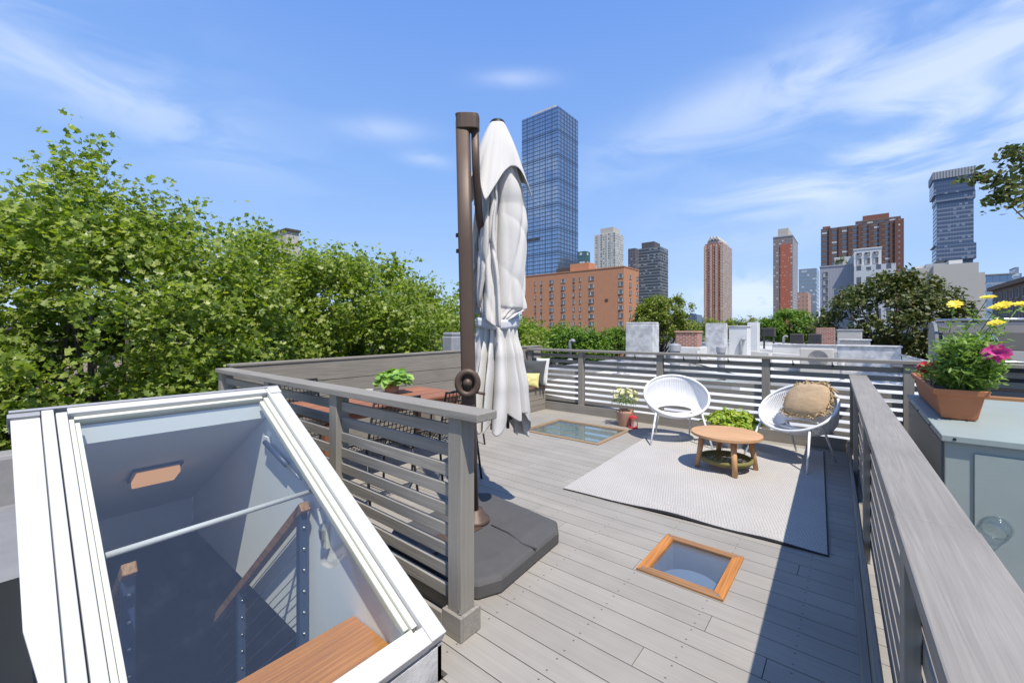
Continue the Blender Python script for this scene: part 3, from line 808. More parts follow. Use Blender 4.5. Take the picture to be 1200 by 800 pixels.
# the lamp on the sloping ceiling
lp = thing('ceiling_lamp', 'square lamp with a glowing amber shade on the white stairwell ceiling', 'lamp', (-3.63, .66, .49))
cdir = Vector((-1.654, 0, -.94)).normalized(); cn = Vector((.94, 0, -1.654)).normalized()
cpt = Vector((-3.63, .66, .88 + (-3.63 + 2.986) * .94 / 1.654))
def lbox(mb_, a0, a1, y0, y1, n0, n1):
    P0 = lambda a, y, n: cpt + cdir * a + Vector((0, y, 0)) + cn * n
    mb_.hexa([P0(a0, y0, n1), P0(a1, y0, n1), P0(a1, y1, n1), P0(a0, y1, n1), P0(a0, y0, n0), P0(a1, y0, n0), P0(a1, y1, n0), P0(a0, y1, n0)])
m = MB(lp); lbox(m, -.12, .12, -.13, .13, .002, .022); m.build('backplate', m_navy, bevel=.003)
m = MB(lp); lbox(m, -.10, .10, -.112, .112, .023, .07); m.build('shade', m_shade, bevel=.006)

# stairs going down under it
stt = thing('staircase', 'dark stairs with cedar handrails and wire cables going down under the glass', 'staircase', (-1.8, .65, 0))
MB(stt).box(-1.90, -1.60, .205, 1.10, .01, .055).build('top_tread', m_cedarY, bevel=.006)
MB(stt).box(-1.599, -1.401, .205, 1.10, -.33, .03).build('riser_board', m_cream)
slope = .80
for i in range(1, 9):
    x1 = -1.90 - .235 * (i - 1)
    MB(stt).box(x1 - .26, x1 - .005, .30, 1.0, .01 - .215 * i, .05 - .215 * i).build('tread', m_floor, bevel=.004)
def newel(x, y, ztop, zb):
    n_ = MB(stt).box(x - .022, x + .022, y - .022, y + .022, zb, ztop).build('newel_post', m_navy, bevel=.003)
    for k in range(6):
        z = ztop - .09 - k * .115
        if z > zb + .02: sub(MB(stt).tube([(x + .0222, y, z), (x + .03, y, z)], [.009, .006], 10).build('bolt', m_steel, smooth=True), n_)
    return n_
newel(-2.335, 1.045, .47, -.30)
newel(-2.40, .345, .42, -.45)
newel(-3.25, 1.045, -.30, -1.2)
dh = Vector((-.78, 0, -.665)).normalized()
for (x, y, z, L) in ((-2.30, 1.045, .50, 2.0), (-2.36, .345, .45, 1.9)):
    a = Vector((x, y, z)); m = MB(stt); m.bar(a, a + dh * L, .05, .05)
    m.build('handrail', m_cedarX, bevel=.005)
for k in range(6):
    z = .38 - k * .115; a = Vector((-2.335, 1.045, z)); MB(stt).tube([a, a + dh * 1.9], .0028, 6).build('cable', m_steel)
    a = Vector((-2.40, .345, z - .06)); MB(stt).tube([a, a + dh * 1.9], .0028, 6).build('cable', m_steel)
# the dark room under the stairwell
m = MB(); m.box(-7.5, -.9, -1.2, 3.4, -2.95, -2.9); struct(m.build('stairwell_floor', m_floor))
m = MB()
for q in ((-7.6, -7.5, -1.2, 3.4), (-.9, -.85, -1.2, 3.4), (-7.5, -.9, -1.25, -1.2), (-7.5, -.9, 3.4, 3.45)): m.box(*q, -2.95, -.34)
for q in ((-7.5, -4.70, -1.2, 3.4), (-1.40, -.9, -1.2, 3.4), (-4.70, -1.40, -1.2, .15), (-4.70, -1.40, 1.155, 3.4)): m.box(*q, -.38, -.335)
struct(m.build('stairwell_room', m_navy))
# ------------------------------------------------------------------ rug and furniture
rg = MB(); rg.o = Vector((-2.05, 3.255, 0)); ca, sa = math.cos(R(3.)), math.sin(R(3.))
def rq(u, v, z): return Vector((-2.05 + u * ca - v * sa, 3.255 + u * sa + v * ca, z))
def rugz(u, v):
    e = min(u, 1.93 - u, v, 2.85 - v)
    return .003 + .004 * max(0, mnoise.noise(Vector((u * 2.2, v * 1.6, 3)))) + (.022 * math.exp(-((u - .95) / .28) ** 2) * math.exp(-v / .10) + .012 * math.exp(-((u - 1.6) / .2) ** 2) * math.exp(-v / .12))
rg.grid(lambda u, v: rq(u * 1.93, v * 2.85, rugz(u * 1.93, v * 2.85) + .007), 70, 90)
rgo = rg.build('rug', m_rug, smooth=True); rgo.location = rg.o
tag(rgo, 'large pale grey woven rug under the white chairs and round table', 'rug')
m = MB(); m.o = rg.o
def edge(f):
    n = 60; pts = [f(i / n) for i in range(n + 1)]
    b_ = len(m.v)
    for (u, v, ou, ov) in pts:
        z = rugz(u, v); m.v += [tuple(rq(u + ou, v + ov, z + .0075)), tuple(rq(u + ou, v + ov, z * .6 + .001)), tuple(rq(u - ou * 2, v - ov * 2, z + .0072))]
    for i in range(n):
        m.face((b_ + 3 * i, b_ + 3 * i + 3, b_ + 3 * i + 4, b_ + 3 * i + 1)); m.face((b_ + 3 * i, b_ + 3 * i + 2, b_ + 3 * i + 5, b_ + 3 * i + 3))
edge(lambda t: (t * 1.93, 0, 0, -.003)); edge(lambda t: (1.93, t * 2.85, .003, 0)); m.build('binding', m_rugedge, rgo)
m = MB(); m.o = rg.o; edge(lambda t: (t * 1.93, 2.85, 0, .003)); edge(lambda t: (0, t * 2.85, -.003, 0)); m.build('binding', m_rug, rgo)

def woven_chair(label, c, face, seed):
    """round shell of white cords on a tube frame; face = direction the sitter looks"""
    r = thing('cord_chair', label, 'chair', c, 'white cord lounge chairs on the rug')
    a = math.atan2(face[1], face[0]) - math.pi / 2 + math.pi
    # local frame: y- is the front
    f = Vector((face[0], face[1], 0)).normalized(); sd = Vector((-f.y, f.x, 0)); C0 = Vector(c)
    def W(x, y, z): return C0 + sd * x - f * y + Vector((0, 0, z))       # y to the back
    RW, RD = .40, .36; tilt = R(40); cz = .585; cy = .02
    def rim(t, k=1., dz=0.):
        x = math.cos(t) * RW * k; q = math.sin(t) * RD * k            # q>0 = up the back
        return (x, cy + q * math.cos(tilt), cz + q * math.sin(tilt))
    hx, hy, hz, hw, hd = 0., .15, .375, .225, .05                     # opening where seat meets back
    def shell(t, v):
        x0, y0, z0 = rim(t, .985)
        x1, y1, z1 = hx + math.cos(t) * hw, hy + math.sin(t) * hd, hz + math.sin(t) * .045
        k = v; x = x0 + (x1 - x0) * k; y = y0 + (y1 - y0) * k; z = z0 + (z1 - z0) * k
        sag = math.sin(math.pi * k) ** .8
        n_ = Vector((0, math.sin(tilt) * 1., -math.cos(tilt)))
        return W(x + math.cos(t) * .035 * sag, y + n_.y * .075 * sag, z + n_.z * .075 * sag)
    m = MB(r); N = 104
    for i in range(N):
        t0 = 2 * math.pi * (i + .03) / N; t1 = 2 * math.pi * (i + .97) / N; b_ = len(m.v); K = 10
        for k in range(K + 1):
            m.v.append(tuple(shell(t0, k / K))); m.v.append(tuple(shell((t0 + t1) / 2, k / K) - f * 0 + Vector((0, 0, .004)))); m.v.append(tuple(shell(t1, k / K)))
        for k in range(K):
            for q in (0, 1): m.face((b_ + 3 * k + q, b_ + 3 * k + q + 1, b_ + 3 * k + q + 4, b_ + 3 * k + q + 3))
    sh = m.build('cord_shell', m_cord, smooth=True)
    sd_ = sh.modifiers.new('thickness', 'SOLIDIFY'); sd_.thickness = .005
    m = MB(r); n = 60; b_ = len(m.v)
    pts = [W(*rim(2 * math.pi * i / n)) for i in range(n)]; mm = 8
    def hoop(m, pts, rad):
        n = len(pts); b_ = len(m.v)
        for i in range(n):
            d = (pts[(i + 1) % n] - pts[i - 1]).normalized(); u = Vector((0, 0, 1)); a_ = d.cross(u).normalized(); bb = a_.cross(d)
            for j_ in range(8):
                q = 2 * math.pi * j_ / 8; m.v.append(tuple(pts[i] + a_ * math.cos(q) * rad + bb * math.sin(q) * rad))
        for i in range(n):
            for j_ in range(8): m.face((b_ + i * 8 + j_, b_ + ((i + 1) % n) * 8 + j_, b_ + ((i + 1) % n) * 8 + (j_ + 1) % 8, b_ + i * 8 + (j_ + 1) % 8))
    hoop(m, pts, .0155); m.build('rim_tube', m_whitemetal, smooth=True)
    m = MB(r); hoop(m, [W(hx + math.cos(q) * hw, hy + math.sin(q) * hd, hz + math.sin(q) * .045) for q in [2 * math.pi * i / 40 for i in range(40)]], .010); m.build('opening_hoop', m_whitemetal, smooth=True)
    # legs
    for sx in (-1, 1):
        t_ = W(sx * .27, -.17, .405); g = W(sx * .36, -.34, .0)
        m = MB(r); m.tube([t_, g], [.0125, .010], 8); m.build('leg', m_whitemetal, smooth=True)
        t_ = W(sx * .20, .16, .36); g = W(sx * .22, .33, .0)
        m = MB(r); m.tube([t_, g], [.0125, .010], 8); m.build('leg', m_whitemetal, smooth=True)
    m = MB(r)
    m.tube([W(-.27, -.17, .405), W(-.22, 0, .335), W(-.20, .16, .36)], .010, 8); m.tube([W(.27, -.17, .405), W(.22, 0, .335), W(.20, .16, .36)], .010, 8)
    m.tube([W(-.215, .02, .335), W(.215, .02, .335)], .010, 8)
    m.build('under_frame', m_whitemetal, smooth=True)
    return r, W
ch1, W1 = woven_chair('white cord chair left of the round table with an empty seat', (-1.80, 5.62, .012), (.45, -.89), 1)
ch2, W2 = woven_chair('white cord chair by the right railing holding a tan cushion', (-.50, 5.60, .012), (-.50, -.86), 2)
# tan fringed cushion in the second chair
pc = W2(.06, .10, .66); fx = (W2(1, 0, 0) - W2(0, 0, 0)); fb = (W2(0, 1, 0) - W2(0, 0, 0))
ax = (fx * .94 + Vector((0, 0, .28)) - fb * .1).normalized(); az_ = (-fb * .72 + Vector((0, 0, .62))).normalized(); ay = az_.cross(ax).normalized(); ax = ay.cross(az_)
pl = pillow('jute_cushion', 'tan woven jute cushion with shaggy fringe propped in the white chair', pc, ax, ay, az_, .49, .47, .20, m_jute, 5, .30)
rng = np.random.default_rng(4)
m = MB(pl)
for e in range(4):
    for i in range(42):
        u = -1 + 2 * (i + rng.random()) / 42
        ed = .97
        a_, b_ = [(u, ed), (u, -ed), (ed, u), (-ed, u)][e]
        q = 1 - .05 * (1 - (b_ if e > 1 else a_) ** 2) - .23 * (b_ if e > 1 else a_) ** 2; a_ *= 1 - .22 * a_ * a_ * (e < 2); b_ *= 1 - .22 * b_ * b_ * (e > 1)
        if e < 2: b_ *= q
        else: a_ *= q
        p0 = pc + ax * a_ * .235 + ay * b_ * .225
        out = (ax * (0, 0, 1, -1)[e] + ay * (1, -1, 0, 0)[e]); L = .045 + .02 * rng.random() if e in (0, 2) else .010
        p1 = p0 + out * L * .6 + ax * rng.normal() * .012 + ay * rng.normal() * .012 + az_ * (.012 + rng.normal() * .012)
        p2 = p1 + out * L * .3 + Vector(rng.normal(size=3)) * .012 - Vector((0, 0, .012))
        m.tube([p0, p1, p2], [.008, .0075, .004], 5)
m.build('fringe', m_fringe)

# round coffee table
tc_ = Vector((-1.03, 4.80, .012)); tb = thing('coffee_table', 'small round slatted teak table standing on the rug', 'table', tc_)
m = MB(tb); RT_ = .335
for i in range(7):
    w_ = 2 * RT_ / 7; y0 = -RT_ + i * w_ + .0015; y1 = y0 + w_ - .003
    pts = []
    for k in range(13):
        yy = y0 + (y1 - y0) * k / 12; pts.append((math.sqrt(max(0, RT_ ** 2 - yy ** 2)), yy))
    poly = pts + [(-x, yy) for x, yy in pts[::-1]]
    an = R(20)
    m.prism([(tc_.x + x * math.cos(an) - yy * math.sin(an), tc_.y + x * math.sin(an) + yy * math.cos(an)) for x, yy in poly], tc_.z + .345, tc_.z + .372)
m.build('tabletop', m_teak, bevel=.002)
MB(tb).lathe(tc_ + Vector((0, 0, .325)), [(.0, 0), (.27, 0), (.27, .019), (0, .019)], 40).build('apron', m_teak)
for k in range(4):
    an = R(-62 + 90 * k); d = Vector((math.cos(an), math.sin(an), 0))
    m = MB(tb); m.tube([tc_ + d * .235 + Vector((0, 0, .325)), tc_ + d * .285], [.030, .024], 12); m.build('leg', m_teak, smooth=True)
m = MB(tb); cz_ = tc_ + Vector((0, 0, .105))
m.ring(cz_, ((1, 0, 0), (0, 1, 0)), .235, .02, 48, 8)
m.ring(cz_ + Vector((0, 0, -.02)), ((1, 0, 0), (0, 1, 0)), .225, .016, 48, 8)
for k in range(9):
    x = -.2 + .05 * k; L = math.sqrt(.235 ** 2 - x * x)
    m.tube([cz_ + Vector((x, -L, 0)), cz_ + Vector((x, L, 0))], .006, 5); m.tube([cz_ + Vector((-L, x, .006)), cz_ + Vector((L, x, .006))], .006, 5)
m.build('woven_shelf', m_olive, smooth=True)

# pots and plants
def pot(name, label, c, prof, mat, cat='plant pot', soil=None):
    r = thing(name, label, cat, c)
    MB(r).lathe(c, prof, 32, False).build('pot', mat, smooth=True)
    if soil: MB(r).lathe(c, [(0, soil[1]), (soil[0], soil[1])], 24, False).build('soil', m_soil)
    return r
def bush(r, c, rad, n, size, mat, seed, shape=OVAL, up=.6, part='foliage', squash=1.):
    rng = np.random.default_rng(seed); d = rng.normal(size=(n, 3)); d /= np.linalg.norm(d, axis=1, keepdims=True); d[:, 2] = np.abs(d[:, 2]) * 1.0 - .15
    k = (rng.random(n) ** .45)[:, None]
    lump = np.array([1 + .35 * mnoise.noise(Vector(v * 2.3) + Vector((seed, 0, 0))) for v in d])[:, None]
    P = np.array(c) + d * k * np.array(rad) * lump
    return leaf_mesh(part, P, d * .8 + rng.normal(size=(n, 3)) * .4 + np.array([0, 0, up]), size * (.7 + .6 * rng.random(n)), mat, shape, r, r.location, rng)
def flower(m_p, c, n, rad, k, rng, cup=.25):
    if isinstance(m_p, list): m_p.append(([], [], [])); m_p = m_p[-1]
    """petals of one bloom appended to lists"""
    P, N_, H = m_p
    for j_ in range(k):
        t = 2 * math.pi * j_ / k + rng.random() * .3
        for ring_ in (1., .6):
            d = np.array([math.cos(t + ring_), math.sin(t + ring_), 0]); nn = np.array(n)
            h = d - d.dot(nn) * nn; h /= np.linalg.norm(h)
            P.append(np.array(c) + h * rad * .5 * ring_ + nn * rad * .15 * (1.6 - ring_)); N_.append(nn - h * cup / ring_); H.append(h)
pc1 = Vector((-2.70, 6.03, 0))
fp = pot('potted_flowers', 'terracotta pot of pale cream chrysanthemums by the back railing', pc1, [(0, .0), (.095, .0), (.10, .01), (.128, .20), (.132, .235), (.124, .235), (.115, .20), (0, .20)], m_terrac, 'flower pot')
bush(fp, pc1 + Vector((0, 0, .36)), (.20, .20, .19), 800, .045, m_leafH, 3, SLIM)
rng = np.random.default_rng(8); L3 = ([], [], [])
for i in range(46):
    d = rng.normal(size=3); d[2] = abs(d[2]) + .35; d /= np.linalg.norm(d)
    L3 = ([], [], [])
    flower(L3, np.array(pc1) + np.array([0, 0, .38]) + d * np.array([.20, .20, .19]) * (.85 + .35 * rng.random()), d, .03, 8, rng)
    leaf_mesh('bloom', L3[0], L3[1], .036, m_petw, OVAL, fp, fp.location, rng, L3[2])

ln = thing('candle_lantern', 'small red open sided lantern beside the pot of cream flowers', 'lantern', (-2.535, 5.95, 0))
lc = Vector((-2.535, 5.95, 0)); m = MB(ln)
def oct_(r_, z): return [(lc.x + r_ * math.cos(R(22.5 + 45 * k)), lc.y + r_ * math.sin(R(22.5 + 45 * k)), z) for k in range(8)]
m.prism([q[:2] for q in oct_(.068, 0)], 0, .022); m.prism([q[:2] for q in oct_(.062, 0)], .148, .165); m.prism([q[:2] for q in oct_(.048, 0)], .1652, .178)
for k in range(0, 8, 2):
    a_ = R(22.5 + 45 * k); p0 = lc + Vector((.060 * math.cos(a_), .060 * math.sin(a_), .022)); m.tube([p0, p0 + Vector((0, 0, .126))], .0075, 6)
m.build('body', m_red, bevel=.002)
MB(ln).ring(lc + Vector((0, 0, .19)), ((1, .6, 0), (0, 0, 1)), .026, .004, 20, 6).build('handle', m_red, smooth=True)
MB(ln).lathe(lc + Vector((0, 0, .0225)), [(0, 0), (.026, 0), (.026, .06), (0, .06)], 16).build('candle', m_white)
pc2 = Vector((-1.17, 5.78, 0))
fp2 = pot('potted_sedum', 'low mound of lime yellow foliage in a grey pot behind the round table', pc2, [(0, 0), (.13, 0), (.14, .01), (.185, .25), (.19, .28), (.18, .28), (.17, .25), (0, .25)], m_greywall, 'plant pot')
bush(fp2, pc2 + Vector((0, 0, .31)), (.30, .27, .17), 2200, .055, m_leafE, 12, OVAL, .9)

# dining table, its plant, chairs
dt = thing('dining_table', 'reddish slatted wooden dining table behind the left railing', 'table', (-3.87, 2.55, 0))
tx0, tx1, ty0, ty1 = -4.28, -3.44, 1.72, 3.36
m = MB(dt); n = 8
for i in range(n):
    w_ = (tx1 - tx0) / n; m.box(tx0 + i * w_ + .003, tx0 + (i + 1) * w_ - .003, ty0 + .06, ty1 - .06, .716, .740)
m.box(tx0, tx1, ty0, ty0 + .056, .7155, .7405); m.box(tx0, tx1, ty1 - .056, ty1, .7155, .7405)
m.build('tabletop', m_tableY, bevel=.002)
m = MB(dt); m.box(tx0 + .06, tx1 - .06, ty0 + .08, ty0 + .10, .64, .715); m.box(tx0 + .06, tx1 - .06, ty1 - .10, ty1 - .08, .64, .715); m.box(tx0 + .06, tx0 + .08, ty0 + .101, ty1 - .101, .64, .715); m.box(tx1 - .08, tx1 - .06, ty0 + .101, ty1 - .101, .64, .715)
m.build('apron', m_tableY)
for x in (tx0 + .04, tx1 - .10):
    for y in (ty0 + .03, ty1 - .09): MB(dt).box(x, x + .06, y, y + .06, 0, .639).build('leg', m_tableY, bevel=.003)
ppc = Vector((-4.04, 2.80, .7405))
pp = pot('potted_plant', 'leafy light green plant in a small pot on the wooden dining table', ppc, [(0, 0), (.065, 0), (.07, .005), (.085, .10), (.08, .10), (.075, .085), (0, .085)], m_terrac, 'plant')
bush(pp, ppc + Vector((.0, .02, .13)), (.19, .21, .15), 210, .095, m_leafG, 21, ([(0, -.5), (.33, -.3), (.42, .05), (.2, .4), (0, .5)], .18), .9)
bw = thing('table_bowl', 'small pale bowl beside the plant on the dining table', 'bowl', (-4.16, 2.58, .7405))
MB(bw).lathe((-4.16, 2.58, .7405), [(0, 0), (.03, 0), (.06, .035), (.065, .055), (.06, .055), (.05, .03), (0, .01)], 20).build('bowl', m_conc, smooth=True)

def mesh_chair():
    r = thing('mesh_chair', '', 'chair', (0, 0, 0), 'black metal mesh dining chairs')
    m = MB(); w2, d2 = .22, .21
    def lattice(m, O, U, V, nu, nv, hr, skip=0):
        for i in range(nu + 1): m.bar(O + U * (i / nu), O + U * (i / nu) + V, .007, .004, U.cross(V))
        for i in range(nv + 1): m.bar(O + V * (i / nv), O + V * (i / nv) + U, .007, .004, U.cross(V))
    lattice(m, Vector((-w2, -d2, .445)), Vector((2 * w2, 0, 0)), Vector((0, 2 * d2, -.02)), 11, 11, 0)
    m.build('seat', m_black, r)
    m = MB(); lattice(m, Vector((-w2, d2 + .01, .52)), Vector((2 * w2, 0, 0)), Vector((0, .09, .36)), 11, 9, 0); m.build('backrest', m_black, r)
    m = MB(); pth = [(-w2, d2, .425), (-w2 - .005, d2 + .01, .50), (-w2, d2 + .10, .89), (w2, d2 + .10, .89), (w2 + .005, d2 + .01, .50), (w2, d2, .425)]
    m.tube(pth, .011, 8); m.tube([(-w2, -d2, .445), (-w2, d2, .425)], .011, 8); m.tube([(w2, -d2, .445), (w2, d2, .425)], .011, 8); m.tube([(-w2, -d2, .445), (w2, -d2, .445)], .011, 8); m.build('frame', m_black, r, smooth=True)
    for sx in (-1, 1):
        m = MB(); m.tube([(sx * w2, -d2, .445), (sx * (w2 + .01), -d2 - .03, 0)], .011, 8); m.build('leg', m_black, r, smooth=True)
        m = MB(); m.tube([(sx * w2, d2, .425), (sx * (w2 + .01), d2 + .07, 0)], .011, 8); m.build('leg', m_black, r, smooth=True)
    return r
mc = mesh_chair()
for i, (x, y, a, lab) in enumerate([(-3.18, 2.05, -90, 'black metal mesh chair on the deck side of the dining table nearest the stairwell'), (-3.12, 2.78, -95, 'black metal mesh chair on the deck side of the dining table nearest the umbrella'),
                                    (-4.50, 2.1, 90, 'black metal mesh chair between the board wall and the near half of the table'), (-3.86, 3.62, 0, 'black metal mesh chair at the far end of the dining table')]):
    o = mc if i == 0 else copy_tree(mc)
    o.location = (x, y, 0); o.rotation_euler = (0, 0, R(a)); o['label'] = lab

# ------------------------------------------------------------------ cantilever umbrella, folded
um = thing('cantilever_umbrella', 'closed white cantilever umbrella on a dark bronze mast behind the corner post', 'umbrella', (-2.02, 2.12, 0))
base_c = Vector((-2.02, 2.12, 0))
def pz(z): return base_c - RT * .055 + Vector((-.775, -.632, 0)) * (.065 * z / 2.95) + Vector((0, 0, z))
bpts = [(-2.45, 1.70), (-2.38, 1.62), (-1.70, 1.56), (-1.56, 1.62), (-1.50, 1.75), (-1.55, 2.40), (-1.64, 2.52), (-2.36, 2.60), (-2.45, 2.52)]
def inset(pts, d):
    cx = sum(p[0] for p in pts) / len(pts); cy = sum(p[1] for p in pts) / len(pts)
    return [(cx + (p[0] - cx) * (1 - d), cy + (p[1] - cy) * (1 - d)) for p in pts]
m = MB(um); b_ = 0
lays = [(bpts, .002), (bpts, .075), (inset(bpts, .035), .098), (inset(bpts, .30), .115)]
for pts, z in lays: m.v += [(p[0], p[1], z) for p in pts]
n = len(bpts)
for k in range(3):
    for i in range(n): m.face((k * n + i, k * n + (i + 1) % n, (k + 1) * n + (i + 1) % n, (k + 1) * n + i))
m.face([3 * n + i for i in range(n)]); m.face(list(range(n))[::-1])
pb = m.build('weight_base', m_plate, bevel=.012)
m = MB(um)
m.tube([(-1.52, 2.10, .1), (-1.62, 2.08, .108), (-1.76, 2.12, .117), (-1.92, 2.13, .1165)], .006, 8)
sub(m.build('base_seam', m_rugedge, smooth=True), pb)
m = MB(um); m.box(-2.10, -1.94, 1.58, 2.06, .10, .124); m.box(-1.93, -1.60, 2.06, 2.0601, .1, .101) if False else None
m.build('cross_base', m_bronze, bevel=.004)
m = MB(um); m.lathe(base_c - RT * .03 + Vector((0, 0, .116)), [(.095, 0), (.10, .012), (.095, .03), (.075, .035), (.07, .06), (.055, .065), (.05, .09)], 28); m.build('collar', m_bronze, smooth=True)
def roundsec(m, path, w, d, yaw, n=20):
    k = len(path); b_ = len(m.v); u = Vector((math.cos(yaw), math.sin(yaw), 0)); v = Vector((-math.sin(yaw), math.cos(yaw), 0))
    for p in path:
        for j_ in range(n):
            t = 2 * math.pi * j_ / n; c1 = math.cos(t); s1 = math.sin(t)
            m.v.append(tuple(p + u * (w / 2 * math.copysign(abs(c1) ** .55, c1)) + v * (d / 2 * math.copysign(abs(s1) ** .55, s1))))
    for i in range(k - 1):
        for j_ in range(n): m.face((b_ + i * n + j_, b_ + i * n + (j_ + 1) % n, b_ + (i + 1) * n + (j_ + 1) % n, b_ + (i + 1) * n + j_))
    m.face([b_ + j_ for j_ in range(n)][::-1]); m.face([b_ + (k - 1) * n + j_ for j_ in range(n)])
UY = math.atan2(.38, -.12)
m = MB(um); roundsec(m, [pz(.15), pz(1.0), pz(2.0), pz(2.90)], .10, .082, YAW); m.build('mast', m_bronze, smooth=True)
arm_dir = Vector((.60, .80, 0)).normalized()
tp = pz(2.93)
m = MB(um)
roundsec(m, [tp - Vector((0, 0, .085)) + RT * .035, tp + RT * .035 + Vector((0, 0, -.005)), tp + RT * .03 + Vector((0, 0, .02))], .165, .10, YAW); m.build('mast_head', m_bronze, bevel=.004)
m = MB(um); pts = [tp + RT * .085 - Vector((0, 0, .08)), tp + RT * .088 - Vector((0, 0, .35)) + FWD * .06, tp + RT * .10 - Vector((0, 0, .65)) + FWD * .18, tp + RT * .16 - Vector((0, 0, .95)) + FWD * .34]
roundsec(m, pts, .055, .06, YAW, 14); m.build('arm', m_bronze, smooth=True)
cr = pz(1.09) - FWD * .062
m = MB(um); m.ring(cr, (RT, (0, 0, 1)), .068, .022, 36, 12, ry=.078); ck = m.build('crank_housing', m_bronze, smooth=True)
m = MB(um); m.tube([cr + FWD * .03, cr - FWD * .02], .030, 16); m.tube([cr + RT * .05 - Vector((0, 0, .06)), cr + RT * .12 - Vector((0, 0, .075))], .010, 8); sub(m.build('crank_handle', m_bronze, smooth=True), ck)
for z in (1.99, 2.1, .78): MB(um).lathe(pz(z) - RT * .056, [(.012, 0), (.012, .025), (0, .03)], 8).build('cleat', m_black)

# folded canopy hanging beside the mast
ax0 = at(583, 387, 3.25); ax0.z = 0
def lerp_table(tb, z):
    if z <= tb[0][0]: return tb[0][1]
    for (a_, b_), (c_1, d_) in zip(tb, tb[1:]):
        if z <= c_1:
            t = (z - a_) / (c_1 - a_); t = t * t * (3 - 2 * t); return b_ + (d_ - b_) * t
    return tb[-1][1]
WAIST = 1.5
UPPER = [(1.40, .150), (1.50, .150), (1.56, .175), (1.66, .215), (1.9, .220), (2.2, .215), (2.45, .195), (2.7, .150), (2.9, .085), (3.05, .045)]
LOWER = [(.55, .245), (.8, .235), (1.0, .220), (1.25, .190), (1.42, .158), (1.5, .150), (1.6, .150)]
LOB = 8
lrnd = random.Random(12)
lob = [dict(k=lrnd.uniform(.85, 1.18), sw=lrnd.uniform(.6, 1.25), ph=lrnd.uniform(0, 6.28), sag=lrnd.uniform(.05, .20), zs=lrnd.uniform(1.62, 1.74), w=lrnd.uniform(.7, 1.3)) for _ in range(LOB)]
wsum = sum(l_['w'] for l_ in lob); acc = 0.
for l_ in lob: l_['a'] = acc; acc += l_['w'] / wsum
def can(u, v):
    """furled canopy: above the tie each panel hangs as a loose fold swept round the pole, below it the cloth fans out in pleats"""
    i = max(q_ for q_ in range(LOB) if lob[q_]['a'] <= u + 1e-9); L_ = lob[i]
    q = min(1., max(0., (u - L_['a']) / (L_['w'] / wsum))); t0 = 2 * math.pi * u; b_ = math.sin(math.pi * q)
    # pleats of the skirt
    tw = t0 + .22 * math.sin(2 * t0 + 1) + .12 * math.sin(5 * t0)
    pl_ = abs(math.sin(6.5 * tw + .5 * math.sin(3 * t0 + 4))) ** .75; pl2 = abs(math.sin(6.5 * tw + 1.1)) ** .8
    hem = .72 + .06 * (1 - pl_) + .085 * math.sin(2 * t0 + 2.2) + .06 * math.sin(3 * t0 + .5) + .02 * math.sin(11 * t0)
    z = hem + (2.98 - hem) * v
    fl = min(1., max(0., (WAIST - z) / .8))
    rl = lerp_table(LOWER, z) * (1 + (.10 + .42 * fl ** .8) * (1 + .5 * math.sin(2 * t0 + 3 + z)) * (pl_ - .72) + .05 * math.sin(13 * tw + 4 * z) + .10 * fl * mnoise.noise(Vector((math.cos(t0) * 2, math.sin(t0) * 2, z * 2))))
    tl = t0 + .30 * fl * math.sin(3 * t0 + 2 * z) * .5
    # folds of the upper part
    R0 = lerp_table(UPPER, z); top = min(1., max(0., (3.0 - z) / .6)); up_ = min(1., max(0., (z - WAIST) / .12))
    nz_ = mnoise.noise(Vector((i * 3.7, z * 1.3, L_['ph'])))
    b2 = b_ ** .7
    tip = R0 * L_['k'] * (1 + .38 * nz_ * top * up_)
    ru = R0 * (1 - .74 * top * up_) * (1 - b2) + tip * b2
    cr1 = abs(math.sin(math.pi * (2.5 * q + .55 * z + L_['ph'])));  cr2 = abs(math.sin(math.pi * (4.3 * q - .8 * z + L_['ph'])))
    ru *= 1 - top * b_ * (.19 * (1 - cr1) ** 2.2 + .12 * (1 - cr2) ** 2.5 + .07 * (1 - abs(math.sin(math.pi * (1.2 * q + 2.6 * z + 2 * L_['ph'])))) ** 3)
    gath = math.exp(-max(0., z - WAIST) / .22)
    ru *= 1 + .09 * gath * up_ * math.sin(9 * math.pi * q)
    e_ = math.exp(-((z - L_['zs']) / .09) ** 2)
    ru += L_['sag'] * .22 * b_ * e_
    tu = t0 + L_['sw'] * (1 + .6 * nz_) * top * up_ * b_ + .22 * math.sin(z * 1.9 + L_['ph']) * up_ * top
    zu = z - L_['sag'] * b_ * e_ + .03 * mnoise.noise(Vector((math.cos(t0) * 2, math.sin(t0) * 2, z * 2 + 7))) * top * up_
    m_ = min(1., max(0., (z - WAIST + .05) / .10)); m_ = m_ * m_ * (3 - 2 * m_)
    P1 = Vector((math.cos(tl) * rl, math.sin(tl) * rl, z)); P2 = Vector((math.cos(tu) * ru, math.sin(tu) * ru, zu))
    return ax0 + P1.lerp(P2, m_)
m = MB(um); m.grid(can, 400, 230, True); cano = m.build('canopy', m_canvas, smooth=True)
sdm = cano.modifiers.new('cloth', 'SOLIDIFY'); sdm.thickness = .004
